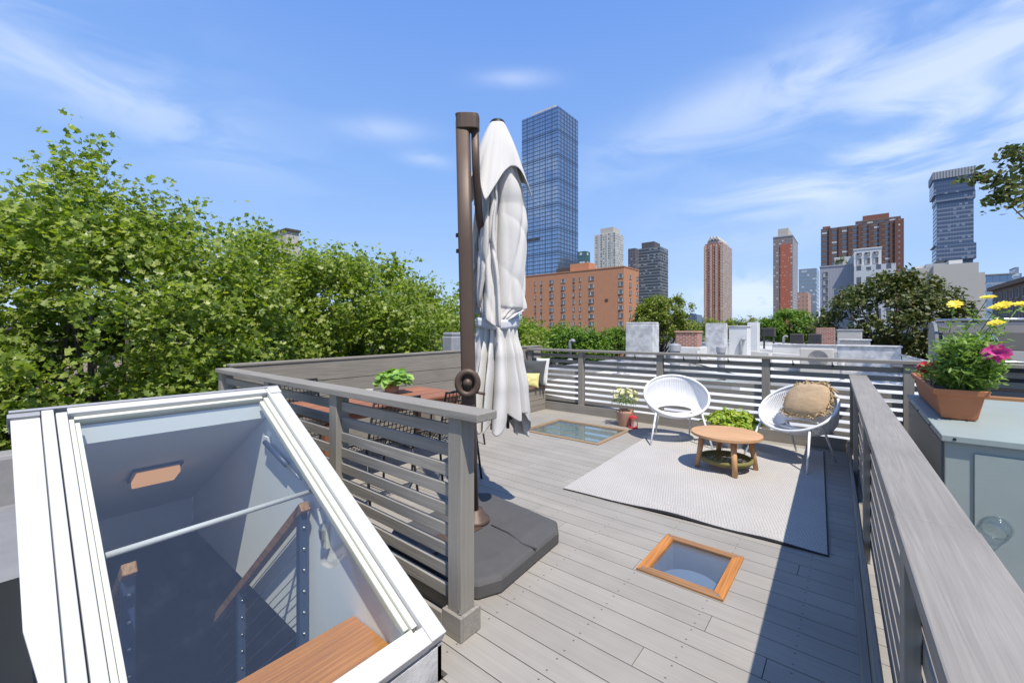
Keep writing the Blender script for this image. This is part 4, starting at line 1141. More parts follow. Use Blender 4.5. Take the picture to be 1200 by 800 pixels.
def vent(u, v):
    t = 2 * math.pi * u; dr = 1 - v
    lobe = abs(math.sin(2 * (t - YAW) + .55))
    zl = 2.66 - .26 * (1 - lobe) ** 1.3 + .05 * math.sin(3 * t + 1)
    z = zl + (3.06 - zl) * v
    rr_ = .050 + (.180 + .05 * (1 - lobe)) * dr ** .85
    rr_ *= 1 - .20 * lobe ** 2 * dr - .07 * dr * (1 - abs(math.sin(4.5 * t + .8 * dr))) ** 2
    rr_ += .018 * mnoise.noise(Vector((math.cos(t) * 2, math.sin(t) * 2, z * 3))) * dr
    return ax0 + Vector((math.cos(t) * rr_, math.sin(t) * rr_, z))
m = MB(um); m.grid(vent, 160, 40, True); v_ = m.build('canopy_vent', m_canvas, smooth=True); s2 = v_.modifiers.new('cloth', 'SOLIDIFY'); s2.thickness = .004
MB(um).lathe(ax0 + Vector((0, 0, 3.045)), [(.058, 0), (.06, .012), (.05, .028), (.02, .036), (0, .037)], 24).build('hub_cap', m_black, smooth=True)
m = MB(um); m.tube([ax0 + Vector((0, 0, .75)), ax0 + Vector((0, 0, 3.04))], .022, 12); m.build('canopy_pole', m_bronze, smooth=True)
m = MB(um)
def strap(u, v):
    t = 2 * math.pi * u; r = .166 * (1 + .035 * math.sin(9 * t) + .02 * math.sin(23 * t))
    return ax0 + Vector((math.cos(t) * r, math.sin(t) * r, 1.465 + .075 * v + .012 * math.sin(t * 2)))
m.grid(strap, 120, 3, True); s3 = m.build('tie_strap', M('strap_cloth', (.58, .59, .62), .9, .05, 4), smooth=True); s4 = s3.modifiers.new('cloth', 'SOLIDIFY'); s4.thickness = .005
for k in range(8):
    t = 2 * math.pi * (k + .3) / 8; d = Vector((math.cos(t), math.sin(t), 0)); zt_ = .70 + .05 * (k % 3)
    m = MB(um); m.tube([ax0 + d * .045 + Vector((0, 0, 2.85)), ax0 + d * .075 + Vector((0, 0, 1.5)), ax0 + d * (.09 + .02 * (k % 2)) + Vector((0, 0, zt_))], [.008, .009, .013], 8); m.build('rib', m_black, smooth=True)

# ------------------------------------------------------------------ cabinet with planter, right of the railing
cb = thing('metal_cabinet', 'pale green painted metal cabinet outside the right railing under the flower box', 'cabinet', (1.4, 4.6, -.45))
cx0, cx1, cy0, cy1 = .425, 2.5, 3.74, 5.86
MB(cb).box(cx0 + .02, cx1, cy0 + .02, cy1, -.45, .755).build('body', m_cab, bevel=.004)
MB(cb).box(cx0, cx1 + .02, cy0 - .01, cy1 + .01, .757, .80).build('top', m_cab, bevel=.006)
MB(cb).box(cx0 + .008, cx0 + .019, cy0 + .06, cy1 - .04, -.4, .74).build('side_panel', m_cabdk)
MB(cb).box(cx0 + .145, cx1 - .1, cy0 + .008, cy0 + .0195, -.40, .70).build('door', m_cab, bevel=.003)
m = MB(cb)
for x, y in ((cx0 + .06, cy0 - .0105), (cx0 + .9, cy0 - .0105)): m.tube([(x, y, .778), (x, y - .006, .778)], [.009, .007], 10)
for y in (4.2, 4.9): m.tube([(cx0 - .0005, y, .778), (cx0 - .006, y, .778)], [.009, .007], 10)
m.build('rivet', m_black)
MB(cb).hexa([(.6, 5.868, .80), (2.3, 5.868, .80), (2.3, 6.0, .80), (.6, 6.0, .80), (.6, 5.868, .825), (2.3, 5.868, .825), (2.3, 6.0, .825), (.6, 6.0, .825)]).build('wood_ledge', m_cedarX)
dm = onY(1168, 618, cy0)
ds = []
for i in range(8): ds.append((.062 * math.cos(i / 7 * math.pi / 2), .05 * math.sin(i / 7 * math.pi / 2)))
m = MB(cb); b_ = 0; n = 28
for r_, h in ds:
    for j_ in range(n): m.v.append((dm.x + r_ * math.cos(2 * math.pi * j_ / n), cy0 - .0 - h, dm.z + r_ * math.sin(2 * math.pi * j_ / n)))
for i in range(len(ds) - 1):
    for j_ in range(n): m.face((i * n + j_, i * n + (j_ + 1) % n, (i + 1) * n + (j_ + 1) % n, (i + 1) * n + j_))
m.build('clear_dome', m_dome, smooth=True)
MB(cb).ring((dm.x, cy0 + .001, dm.z), ((1, 0, 0), (0, 0, 1)), .064, .006, 36, 8).build('dome_ring', m_dome, smooth=True)

pn = onZ(1108, 488, .80); pn.x += .0
pX0, pX1, pY0, pY1 = .50, .685, 4.38, 5.75
fb_ = thing('flower_box', 'long terracotta planter of mixed bright flowers on the pale green cabinet', 'planter', ((pX0 + pX1) / 2, (pY0 + pY1) / 2, .80))
def boxring(m, x0, x1, y0, y1, z): m.v += [(x0, y0, z), (x1, y0, z), (x1, y1, z), (x0, y1, z)]
m = MB(fb_)
lv = [(.015, .803), (.0, .815), (-.028, .975), (-.030, .98), (-.048, .982), (-.052, 1.025), (-.030, 1.025), (-.02, .995), (-.02, .97)]
for d, z in lv: boxring(m, pX0 + d, pX1 - d, pY0 + d, pY1 - d, z)
for k in range(len(lv) - 1):
    for i in range(4): m.face((4 * k + i, 4 * k + (i + 1) % 4, 4 * k + 4 + (i + 1) % 4, 4 * k + 4 + i))
m.face((3, 2, 1, 0))
m.build('pot', m_terra, bevel=.008)
MB(fb_).box(pX0 - .012, pX1 + .012, pY0 - .012, pY1 + .012, .96, .99).build('soil', m_soil)
rng = np.random.default_rng(31)
stems = MB(fb_); LP, LN, LH, LS = [], [], [], []
def plant_stem(b0, tip, nleaf, ls, bend=.06):
    k = b0.lerp(tip, .5) + Vector((rng.normal() * bend, rng.normal() * bend, .02)); pts = [b0, b0.lerp(k, .5) + Vector((0, 0, .01)), k, k.lerp(tip, .5), tip]
    stems.tube(pts, [.005, .0045, .004, .0035, .003], 6)
    for i in range(nleaf):
        t = .12 + .8 * rng.random(); p = pts[int(t * 4)].lerp(pts[min(4, int(t * 4) + 1)], t * 4 % 1)
        d = np.array([rng.normal(), rng.normal(), .25 + rng.random() * .4]); d /= np.linalg.norm(d)
        for q in range(5):      # feathery cut leaf
            LP.append(np.array(p) + d * ls * (.3 + .22 * q) + rng.normal(size=3) * ls * .10); LH.append(d + rng.normal(size=3) * .55); LN.append(np.array([0, 0, 1]) + rng.normal(size=3) * .5); LS.append(ls * (.75 - .06 * q))
tipspec = [(1119, 357, 5.25, 'y'), (1158, 349, 5.1, 'y'), (1168, 361, 5.0, 'y'), (1176, 358, 4.9, 'y'), (1196, 357, 4.75, 'y'), (1168, 379, 4.75, 'y'), (1168, 414, 4.30, 'p'), (1105, 431, 4.55, 'r'), (1087, 432, 5.0, 'r')]
def bloom(c, nrm, rad, k, mt, layers=1, shrink=0.):
    P3 = ([], [], [])
    for q in range(layers): flower(P3, np.array(c) + nrm * .01 * q, nrm, rad - shrink * q, k, rng, .2 + .25 * q if layers > 1 else .12)
    o = leaf_mesh('bloom', P3[0], P3[1], rad * .95, mt, OVAL, fb_, fb_.location, rng, P3[2])
for px_, py_, yy, kind in tipspec:
    tip = onY(px_, py_, yy)
    b0 = Vector((min(max(tip.x, pX0 + .03), pX1 - .03) * .6 + .4 * (pX0 + .12), min(max(yy - .05, pY0 + .05), pY1 - .05), .985))
    plant_stem(b0, tip, 16 if kind == 'y' else 8, .07)
    nrm = np.array([-.15, -.45, .9]) if kind != 'p' else np.array([-.25, -.9, .4]); nrm = nrm + rng.normal(size=3) * .15; nrm /= np.linalg.norm(nrm)
    if kind == 'y': bloom(tip, nrm, .055, 11, m_pety)
    elif kind == 'p': bloom(tip, nrm, .075, 16, m_petp, 3, .015)
    else: bloom(tip, nrm, .075, 16, m_petr, 3, .012)
bloom(onY(1172, 360, 4.95), np.array([-.2, -.6, .77]), .05, 11, m_pety)
bloom(onY(1084, 431, 5.2), np.array([-.2, -.5, .8]), .03, 10, m_petr)
for i in range(95):
    b0 = Vector((rng.uniform(pX0 + .07, pX1), pY0 + (4.75 - pY0) * rng.random() ** 1.3, .985)); h = .10 + .33 * rng.random() ** .8
    plant_stem(b0, b0 + Vector((rng.normal() * .06 + .03, rng.normal() * .07, h)), 12, .095, .03)
for i in range(4):
    b0 = Vector((rng.uniform(pX0, pX1), rng.uniform(4.8, 5.05), .985)); plant_stem(b0, b0 + Vector((rng.normal() * .04, rng.normal() * .05, .32 + .1 * rng.random())), 10, .06, .03)
for i in range(6):      # sprays that reach out to the right
    b0 = Vector((pX1 - .05, 4.55 + .05 * i, 1.0)); plant_stem(b0, b0 + Vector((.16 + .06 * rng.random(), rng.normal() * .05, .24 + .05 * i)), 10, .06, .03)
for i in range(22):
    b0 = Vector((rng.uniform(pX0, pX1), rng.uniform(4.9, pY1), .985)); plant_stem(b0, b0 + Vector((rng.normal() * .06 - .03, rng.normal() * .06, .05 + .07 * rng.random())), 5, .05, .02)
stems.build('stems', m_stem, smooth=True)
leaf_mesh('foliage', LP, LN, LS, m_leafF, ([(0, -.5), (.15, -.15), (.12, .2), (0, .55)], .05), fb_, fb_.location, rng, LH)

# barbecue behind the cabinet
gc = Vector((1.42, 6.95, 0)); gr = thing('barbecue_grill', 'grey steel barbecue with a closed hood behind the flower box', 'grill', (1.2, 7.0, -.3))
gx0, gx1, gy0, gy1 = .72, 1.62, 6.72, 7.3
def hood(m, x0, x1, off=0):
    pr = [(gy0 - .02, 1.06), (gy0 - .01, 1.25), (gy0 + .05, 1.40), (gy0 + .16, 1.505), (gy0 + .32, 1.54), (gy1 - .05, 1.50), (gy1, 1.3), (gy1, 1.06)]
    m.extr([(x0, y, z + off) for y, z in pr], (x1 - x0, 0, 0))
m = MB(gr); hood(m, gx0 + .035, gx1 - .035); m.build('hood', m_dark, bevel=.008)
m = MB(gr); m.hexa([(gx0 + .06, gy0 - .04, 1.24), (gx1 - .06, gy0 - .04, 1.24), (gx1 - .06, gy0 - .012, 1.24), (gx0 + .06, gy0 - .012, 1.24), (gx0 + .06, gy0 + .015, 1.43), (gx1 - .06, gy0 + .015, 1.43), (gx1 - .06, gy0 + .04, 1.43), (gx0 + .06, gy0 + .04, 1.43)]); m.build('front_panel', m_grillm, bevel=.004)
MB(gr).box(gx0 + .06, gx1 - .06, gy0 - .05, gy0 - .025, 1.07, 1.235).build('front_panel', m_conc, bevel=.004)
MB(gr).tube([(gx0 + .01, gy0 + .02, 1.565), (gx1 - .01, gy0 + .02, 1.565)], .016, 10).build('top_bar', m_steel, smooth=True)
for x in (gx0, gx1 - .034):
    m = MB(gr); hood(m, x, x + .034, .018); m.build('hood_cheek', m_cabdk, bevel=.006)
MB(gr).tube([(gx0 - .02, gy0 - .10, 1.12), (gx1 + .02, gy0 - .10, 1.12)], .014, 12).build('handle', m_steel, smooth=True)
m = MB(gr)
b_ = len(m.v); cen = Vector((gx0 + .40, gy0 - .012, 1.335)); m.tube([cen + Vector((0, .01, 0)), cen + Vector((0, -.026, .008))], [.075, .07], 28); m.build('thermometer', m_steel)
MB(gr).box(gx0, gx1, gy0, gy1, .70, 1.05).build('firebox', m_dark, bevel=.006)
MB(gr).box(gx0 - .35, gx0 - .005, gy0 + .05, gy1 - .05, .98, 1.02).build('side_shelf', m_grillm, bevel=.006)
MB(gr).box(gx1 + .005, gx1 + .35, gy0 + .05, gy1 - .05, .98, 1.02).build('side_shelf', m_grillm, bevel=.006)
MB(gr).box(gx0 + .05, gx1 - .05, gy0 + .05, gy1 - .05, -.3, .69).build('cart', m_cabdk, bevel=.006)
# ------------------------------------------------------------------ own house front and neighbouring row
def roofz(x): return .13 - .055 * (x + 4.5)
def row_house(label, y0, y1, x0, x1, z_off=0., wallmat=None):
    r = thing('row_house', label, 'house', ((x0 + x1) / 2, (y0 + y1) / 2, GZ), 'row houses with white roofs beyond the deck')
    m = MB(r); m.hexa([(x0, y0, GZ), (x1, y0, GZ), (x1, y1, GZ), (x0, y1, GZ), (x0, y0, roofz(x0) - .25 + z_off), (x1, y0, roofz(x1) - .25 + z_off), (x1, y1, roofz(x1) - .25 + z_off), (x0, y1, roofz(x0) - .25 + z_off)])
    m.build('wall', m_brickr)
    m = MB(r); N_ = 40
    def rf(u, v):
        x = x0 + (x1 - x0) * u; yy = y0 + (y1 - y0) * v
        return Vector((x, yy, roofz(x) + z_off + .02 * mnoise.noise(Vector((x * .9, yy * .9, 2)))))
    m.grid(rf, N_, 12); m.build('roof', m_roofw, smooth=True)
    m = MB(r)
    m.hexa([(x0, y1 - .3, roofz(x0) - .24 + z_off), (x1, y1 - .3, roofz(x1) - .24 + z_off), (x1, y1 - .005, roofz(x1) - .24 + z_off), (x0, y1 - .005, roofz(x0) - .24 + z_off),
            (x0, y1 - .3, roofz(x0) + .22 + z_off), (x1, y1 - .3, roofz(x1) + .2 + z_off), (x1, y1 - .005, roofz(x1) + .2 + z_off), (x0, y1 - .005, roofz(x0) + .22 + z_off)])
    m.build('parapet', m_roofw, bevel=.03)
    m = MB(r); m.box(x0 - .35, x0 - .01, y0 + .01, y1 - .01, roofz(x0) - .6 + z_off, roofz(x0) + .28 + z_off); m.build('cornice', m_silver, bevel=.04)
    return r
words = ['nearest white roofed house just past the back railing with a brick side wall', 'second white roofed house past the back railing carrying the grey stucco wall', 'third white roofed house past the back railing', 'fourth white roofed house past the back railing in front of the dark tree',
         'fifth row house past the back railing, shallower than the ones in front', 'sixth and farthest white roofed row house']
for k, lab in enumerate(words):
    y0 = 7.0 + 6 * k
    row_house(lab, y0, y0 + 5.99, -5.9, 7.5 if k < 4 else -1.5, [0, -.05, .05, -.08, .1, 0][k])
m = MB(); x0, x1 = -5.9, 1.2
bpl = thing('brick_parapet', 'low red brick wall with a white coping seen through the bottom of the back railing', 'wall', (-2.5, 6.9, -.6))
m = MB(bpl); m.hexa([(-5.9, 6.80, -.9), (7.5, 6.80, -.9), (7.5, 6.98, -.9), (-5.9, 6.98, -.9), (-5.9, 6.80, .26), (7.5, 6.80, -.95 + .06), (7.5, 6.98, -.95 + .06), (-5.9, 6.98, .26)])
m.build('wall', m_brickr)
m = MB(bpl); m.hexa([(-5.9, 6.76, .262), (7.5, 6.76, -.888), (7.5, 7.02, -.888), (-5.9, 7.02, .262), (-5.9, 6.76, .32), (7.5, 6.76, -.82), (7.5, 7.02, -.82), (-5.9, 7.02, .32)])
m.build('coping', m_roofw, bevel=.02)

oh = thing('row_house', 'house under the deck with a silver coated roof edge left of the stairwell skylight', 'house', (0, 2, GZ), 'row houses with white roofs beyond the deck')
m = MB(oh); m.box(-6.2, 7.4, -8, 6.74, GZ, -3.1); m.build('wall', m_brickr)
m = MB(oh)
for q in ((-6.2, -5.03, -8, 6.74), (-5.03, -1.34, -8, .10), (-5.03, -3.06, 1.21, 1.33), (.24, 7.4, -8, 6.74), (-1.34, .23, -8, -1.52)): m.box(*q, -.24, -.205)
m.build('roof', M('roll_roofing', (.20, .20, .205), .8, .25, 3, .5, 8))
m = MB(oh); m.box(-4.3, -1.335, -8, .098, -.2, -.19); m.build('black_sheet', m_black)  # thin black sheet laid over the roof next to the stairwell skylight
m = MB(oh); m.box(-6.5, -6.2, -8, 6.74, -3.0, .27); m.build('front_parapet', M('weathered_stone', (.24, .23, .22), .8, .25, 3, .5, 8), bevel=.04)
m = MB(oh); m.box(-6.2, 7.4, -8, -7.9, -3.1, -.25); m.box(7.35, 7.4, -7.9, 6.7, -3.1, -.25); m.build('upper_wall', m_brickr)

def block(name, label, cat, pl, pr, ytop, D, depth, zb=None, mat=None, group=None, cap=None):
    """a box on the roofs: seen between photo columns pl..pr at distance D"""
    a = at((pl + pr) / 2, ytop, D); wd = (pr - pl) * D / F_; zb = roofz(a.x) - .1 if zb is None else zb
    r = thing(name, label, cat, (a.x, a.y, zb), group)
    return r, a, wd, zb
def chimney(label, pl, pr, ytop, D, depth, mat, capmat=None, zb=None, pots=0):
    r, a, wd, zb = block('chimney', label, 'chimney', pl, pr, ytop, D, depth, zb, group='chimneys on the white roofs')
    k = .78          # the block also shows its +x flank
    m = MB(r); m.box(a.x - wd * k / 2, a.x + wd * k / 2, a.y - depth / 2, a.y + depth / 2, zb, a.z - .06); m.build('stack', mat, bevel=.03)
    e_ = .03 if capmat else -.01
    m = MB(r); m.box(a.x - wd * k / 2 - e_, a.x + wd * k / 2 + e_, a.y - depth / 2 - e_, a.y + depth / 2 + e_, a.z - .06, a.z + .01); m.build('cap', capmat or mat, bevel=.02)
    for i in range(pots):
        x = a.x - wd * .25 + wd * .25 * i; m = MB(r); m.lathe((x, a.y, a.z + .01), [(.11, 0), (.10, .18), (.13, .20), (.12, .30), (.0, .30)], 14); m.build('flue_pot', m_silver, smooth=True)
    return r
chimney('tall broad white stucco chimney just left of the bushy green tree', 731, 774, 378, 13., .5, m_stucco)
chimney('low red brick chimney between the two white stucco ones', 791, 823, 388, 16.5, .6, m_brickr, m_terrac, zb=.80)
r, a, wd, zb = block('roof_plinth', 'white painted plinth under the low red brick chimney', 'plinth', 788, 826, 406, 16.5, .9)
MB(r).box(a.x - wd * .45, a.x + wd * .45, a.y - .45, a.y + .45, zb, a.z).build('block', m_roofw, bevel=.03)
chimney('white stucco chimney right of the low brick one', 826, 853, 379, 19.5, .6, m_stucco)
chimney('narrow white block standing against the far treeline', 876, 890, 378, 23., .7, m_whitewall)
chimney('small grey capped chimney stub behind the folded umbrella mast', 526, 548, 390, 8.35, .6, m_silver, zb=-.2)
chimney('weathered grey topped brick chimney beside the dark tree', 981, 1010, 386, 21., .9, m_conc, m_silver)
chimney('small red brick chimney left of the weathered grey one', 956, 979, 384, 25., .6, m_brickr)
def roofwall(label, pl, pr, ytop, Y, th, zb, mat, slope=0):
    a = onY(pl, ytop, Y); b = onY(pr, ytop, Y)
    r = thing('roof_wall', label, 'wall', ((a.x + b.x) / 2, Y, zb), 'white walls standing on the roofs')
    MB(r).hexa([(a.x, Y, zb), (b.x, Y, zb), (b.x, Y + th, zb), (a.x, Y + th, zb), (a.x, Y, a.z), (b.x, Y, a.z - slope), (b.x, Y + th, a.z - slope), (a.x, Y + th, a.z)]).build('wall', mat, bevel=.02)
    MB(r).hexa([(a.x - .04, Y - .04, a.z + .002), (b.x + .04, Y - .04, a.z - slope + .002), (b.x + .04, Y + th + .04, a.z - slope + .002), (a.x - .04, Y + th + .04, a.z + .002), (a.x - .04, Y - .04, a.z + .06), (b.x + .04, Y - .04, a.z - slope + .06), (b.x + .04, Y + th + .04, a.z - slope + .06), (a.x - .04, Y + th + .04, a.z + .06)]).build('coping', m_stucco, bevel=.02)
roofwall('white painted bulkhead wall right of the stucco chimneys', 854, 876, 383, 22.5, .8, -.2, m_whitewall)
roofwall('big pale grey stucco party wall below the dark tree', 981, 1056, 406, 19.0, .35, -.7, m_stucco)
roofwall('lower stepped white wall at the foot of the dark tree', 1057, 1096, 417, 19.0, .30, -1.0, m_whitewall, .25)
roofwall('long low white wall with tan coping beside the weathered chimney', 984, 1020, 399, 21.0, .5, -.5, m_beige)
roofwall('low white wall behind the roof vents', 800, 870, 402, 24.0, .3, -.2, m_whitewall)
roofwall('low white wall behind the two dark boxes', 905, 985, 404, 25.0, .3, -.4, m_roofw)
for lab, pl, pr, yt, D in (('dark slatted box on the white roofs left of the pair', 893, 909, 384, 27.), ('left one of a pair of dark slatted boxes on the white roofs', 926, 942, 391, 25.), ('right one of a pair of dark slatted boxes on the white roofs', 947, 963, 391, 24.)):
    r, a, wd, zb = block('cooling_unit', lab, 'air conditioner', pl, pr, yt, D, .6, group='dark cooling units on the white roofs')
    m = MB(r); m.box(a.x - wd * .4, a.x + wd * .4, a.y - .3, a.y + .3, a.z - .55, a.z); m.build('casing', m_darkbrown, bevel=.02)
    m = MB(r)
    for i in range(6): m.box(a.x - wd * .36, a.x + wd * .36, a.y - .325, a.y - .301, a.z - .5 + .08 * i, a.z - .46 + .08 * i)
    m.build('louvres', m_dark)
    for sx in (-1, 1): MB(r).box(a.x + sx * wd * .3 - .03, a.x + sx * wd * .3 + .03, a.y - .2, a.y + .2, zb, a.z - .551).build('leg', m_dark)
r, a, wd, zb = block('condenser_unit', 'beige condenser with a round fan grille on the white roof', 'air conditioner', 938, 976, 408, 15., .5)
m = MB(r); m.box(a.x - wd * .42, a.x + wd * .42, a.y - .2, a.y + .2, zb, a.z); m.build('casing', m_beige, bevel=.03)
m = MB(r); fc = Vector((a.x + .05, a.y - .205, a.z - .36))
for q in range(7): m.ring(fc, ((1, 0, 0), (0, 0, 1)), .04 + .04 * q, .008, 30, 5)
m.build('fan_grille', m_dark)
for lab, px_, yt, D, rad in (('short round metal vent left of the low brick chimney', 791, 402, 12., .17), ('short round metal vent below the right stucco chimney', 845, 405, 13., .14)):
    a = at(px_, yt, D); zb = roofz(a.x) - .1; r = thing('roof_vent', lab, 'vent', (a.x, a.y, zb), 'round metal roof vents')
    MB(r).lathe((a.x, a.y, zb), [(rad * .8, 0), (rad * .8, a.z - zb - .22)], 20).build('pipe', m_silver, smooth=True)
    MB(r).lathe((a.x, a.y, a.z - .219), [(rad * .95, 0), (rad * .98, .16), (rad * .9, .19), (0, .215)], 20).build('cowl', m_silver)
a = at(728, 424, 12.); zb = roofz(a.x); r = thing('roof_vent', 'squat vent with a flat base seen through the back railing', 'vent', (a.x, a.y, zb), 'round metal roof vents')
MB(r).lathe((a.x, a.y, zb - .02), [(.26, 0), (.24, .05), (.12, .07), (.12, .34), (.16, .35), (.16, .40), (0, .42)], 20).build('pipe', m_silver, smooth=True)
a = onZ(838, 462, -.10); zb = roofz(a.x)
r = thing('roof_skylight', 'low greenish skylight box on the roof seen between the two white chairs', 'skylight', (a.x, a.y, zb))
m = MB(r); m.box(a.x - .55, a.x + .45, a.y - .4, a.y + .5, zb - .1, zb + .16); m.build('curb', m_silver, bevel=.01)
MB(r).box(a.x - .48, a.x + .38, a.y - .33, a.y + .43, zb + .161, zb + .18).build('pane', M('pale_green_glass', (.30, .42, .38), .15, .05, 3))
for i, (p0, p1, lab) in enumerate([((770, 472), (862, 447), 'dark pipe lying across the roof behind the left white chair'), ((800, 431), (868, 446), 'thin dark pipe lying on the roof beyond the back railing')]):
    A2 = onZ(*p0, -.05); B2 = onZ(*p1, -.05); A2.z = roofz(A2.x) + .06; B2.z = roofz(B2.x) + .06
    m = MB(); m.o = A2.copy(); m.tube([A2, A2.lerp(B2, .5) + Vector((0, .05, .01)), B2], .035 if i == 0 else .025, 8); o = m.build('roof_pipe', m_darkbrown, smooth=True); o.location = A2; tag(o, lab, 'pipe')

for i, (px_, yb, D, h, rad, lab) in enumerate(((818, 412, 15, .5, .06, 'thin grey pipe stub between the two round roof vents'), (868, 404, 20, .7, .07, 'thin pipe with a bent top right of the white bulkhead wall'), (902, 410, 16, .45, .08, 'short pipe stub left of the beige condenser'),
        (918, 402, 22, .9, .05, 'tall thin pipe by the dark slatted boxes'), (987, 416, 13, .5, .06, 'thin pipe at the left end of the big stucco party wall'), (668, 412, 16, .5, .07, 'thin pipe stub on the roof below the orange building'))):
    a = at(px_, yb, D); zb = roofz(a.x) - .1; a.z = zb + h + .2
    r = thing('vent_pipe', lab, 'pipe', (a.x, a.y, zb), 'thin vent pipes on the white roofs')
    m = MB(r); pts = [(a.x, a.y, zb), (a.x, a.y, a.z)]
    if i % 2: pts += [(a.x + .03, a.y, a.z + .09), (a.x + .12, a.y, a.z + .12), (a.x + .19, a.y, a.z + .06)]
    m.tube(pts, rad, 10); m.build('pipe', m_silver if i % 2 else m_conc, smooth=True)
    MB(r).lathe((a.x, a.y, zb), [(rad * 2.4, 0), (rad * 2.2, .03), (rad * 1.05, .12)], 14).build('flashing', m_stucco, smooth=True)
a = at(955, 404, 19.); b = at(990, 402, 18.5); zb = roofz(a.x) + .02
r = thing('roof_duct', 'low grey duct run on the white roof behind the beige condenser', 'duct', (a.x, a.y, zb))
MB(r).bar((a.x, a.y, zb + .35), (b.x, b.y, zb + .35), .4, .35).build('duct', m_silver, bevel=.02)
for q in (.2, .8):
    v = a.lerp(b, q); MB(r).box(v.x - .05, v.x + .05, v.y - .05, v.y + .05, zb - .1, zb + .17).build('support', m_dark)
for lab, p0, p1 in (('overhead wire sagging low across the far white roofs', (900, 399, 24), (985, 393, 24)),):
    A2 = at(*p0); B2 = at(*p1); m = MB(); m.o = A2.copy(); m.tube([A2.lerp(B2, k / 8) - Vector((0, 0, .25 * math.sin(math.pi * k / 8))) for k in range(9)], .012, 5); o = m.build('roof_wire', m_black); o.location = A2; tag(o, lab, 'wire')

# ------------------------------------------------------------------ the city
def tower(name, label, cat, pl, pc_, pr, ytop, D, mat, group=None, depth=None, z0=GZ, side=None):
    """grid-aligned block: near corner column pc_, its -Y face runs to column pl, its +X flank to column pr"""
    k = at(pc_, ytop, D)
    xl = onY(pl, ytop, k.y).x
    if side == '-x': xr = onY(pr, ytop, k.y).x; x0, x1, y0, y1 = k.x, xr, k.y, (onX(pl, ytop, k.x).y if pl < pc_ else k.y + depth)
    else:
        y1 = onX(pr, ytop, k.x).y if depth is None else k.y + depth
        x0, x1, y0 = xl, k.x, k.y
    r = thing(name, label, cat, ((x0 + x1) / 2, (y0 + y1) / 2, z0), group)
    MB(r).box(x0, x1, y0, y1, z0, k.z).build('body', mat)
    return r, x0, x1, y0, y1, k.z
SKY = 'high rise towers on the skyline'
f_t1 = Mfacade('curtain_blue', (.045, .06, .09), (.33, .43, .56), 1.75, 3.45, .10, .92, .10, .90, grough=.07, gmetal=.85, blind=.10, blindcol=(.45, .5, .55), wrough=.4)
r, x0, x1, y0, y1, zt_ = tower('glass_tower', 'tallest blue glass tower right of the folded umbrella', 'skyscraper', 611.5, 654, 677.5, 124, 354, f_t1, SKY)
m = MB(r); m.box(x0 + 9, x1 - 6, y0 + 4, y1 - 6, zt_ + .01, zt_ + 4.6); m.build('penthouse', M('pale_metal', (.5, .5, .5), .5, .1, .3))
m = MB(r)
for i in range(1, 9):
    z = zt_ - i * 20.7; m.box(x0 - .12, x1 + .12, y0 - .12, y1 + .12, z, z + .75)
m.build('floor_band', M('band_blue', (.05, .07, .11), .35, .1, .1))
m = MB(r); m.box(x0 - .3, x0 + 20, y0 - .3, y0 - .13, 80.3, 83.0); m.build('louvre_strip', m_dark)
m = MB(r)
for x in np.linspace(x0, x1, 7)[1:-1]: m.box(x - .12, x + .12, y0 - .35, y0 - .01, GZ, zt_)
for y in np.linspace(y0, y1, 8)[1:-1]: m.box(x1 + .01, x1 + .35, y - .12, y + .12, GZ, zt_)
m.build('mullion', M('mullion_blue', (.10, .13, .17), .4, .1, .1))
f_t2 = Mfacade('cream_tower', (.50, .48, .42), (.10, .11, .12), 3.4, 2.9, .30, .78, .22, .80, blind=.35)
r, x0, x1, y0, y1, zt_ = tower('cream_tower', 'pale cream tower just right of the tallest glass tower', 'skyscraper', 697, 721, 730.5, 272, 500, f_t2, SKY)
MB(r).box(x0 + 6, x1 - 4, y0 + 3, y1 - 3, zt_ + .01, zt_ + 7.5).build('penthouse', m_beige)
m = MB(r)
for x in np.linspace(x0, x1, 6): m.box(x - .45, x + .45, y0 - .5, y0 - .01, GZ, zt_ + .4)
m.build('pier', M('cream_pier', (.56, .54, .48), .8, .05, .1))
f_t3 = Mfacade('dark_tower', (.10, .11, .12), (.06, .08, .10), 2.2, 3.1, .04, .96, .32, .92, blind=.14, blindcol=(.3, .33, .36), band=(.0, .2), bandcol=(.24, .25, .26))
r, x0, x1, y0, y1, zt_ = tower('dark_tower', 'dark grey glass tower with a square rooftop box behind the bushy tree', 'skyscraper', 749, 773.5, 783, 288.5, 430, f_t3, SKY)
MB(r).box(x0 + 1.5, x0 + 15, y0 + 3, y1 - 4, zt_ + .01, zt_ + 6.5).build('penthouse', M('dark_pent', (.10, .095, .10), .7, .1, .2))
ko = at(748.9, 290, 434); xl = onY(736, 290, ko.y).x
MB(r).box(xl, x0 - .05, ko.y, ko.y + 14, GZ, ko.z).build('wing', Mfacade('dark_wing', (.13, .125, .14), (.05, .05, .06), 2.6, 3.1, .35, .7, .3, .75, blind=.1))
f_t4 = Mfacade('teal_tower', (.06, .10, .10), (.05, .13, .14), 2.2, 3.2, .06, .94, .2, .95, grough=.1)
tower('teal_building', 'small dark teal office block peeking over the orange brick building', 'building', 676, 686, 691.5, 294, 300, f_t4, SKY)
tower('white_building', 'small white block low between the teal block and the cream tower', 'building', 690, 696, 699, 310, 320, m_whitewall, SKY)

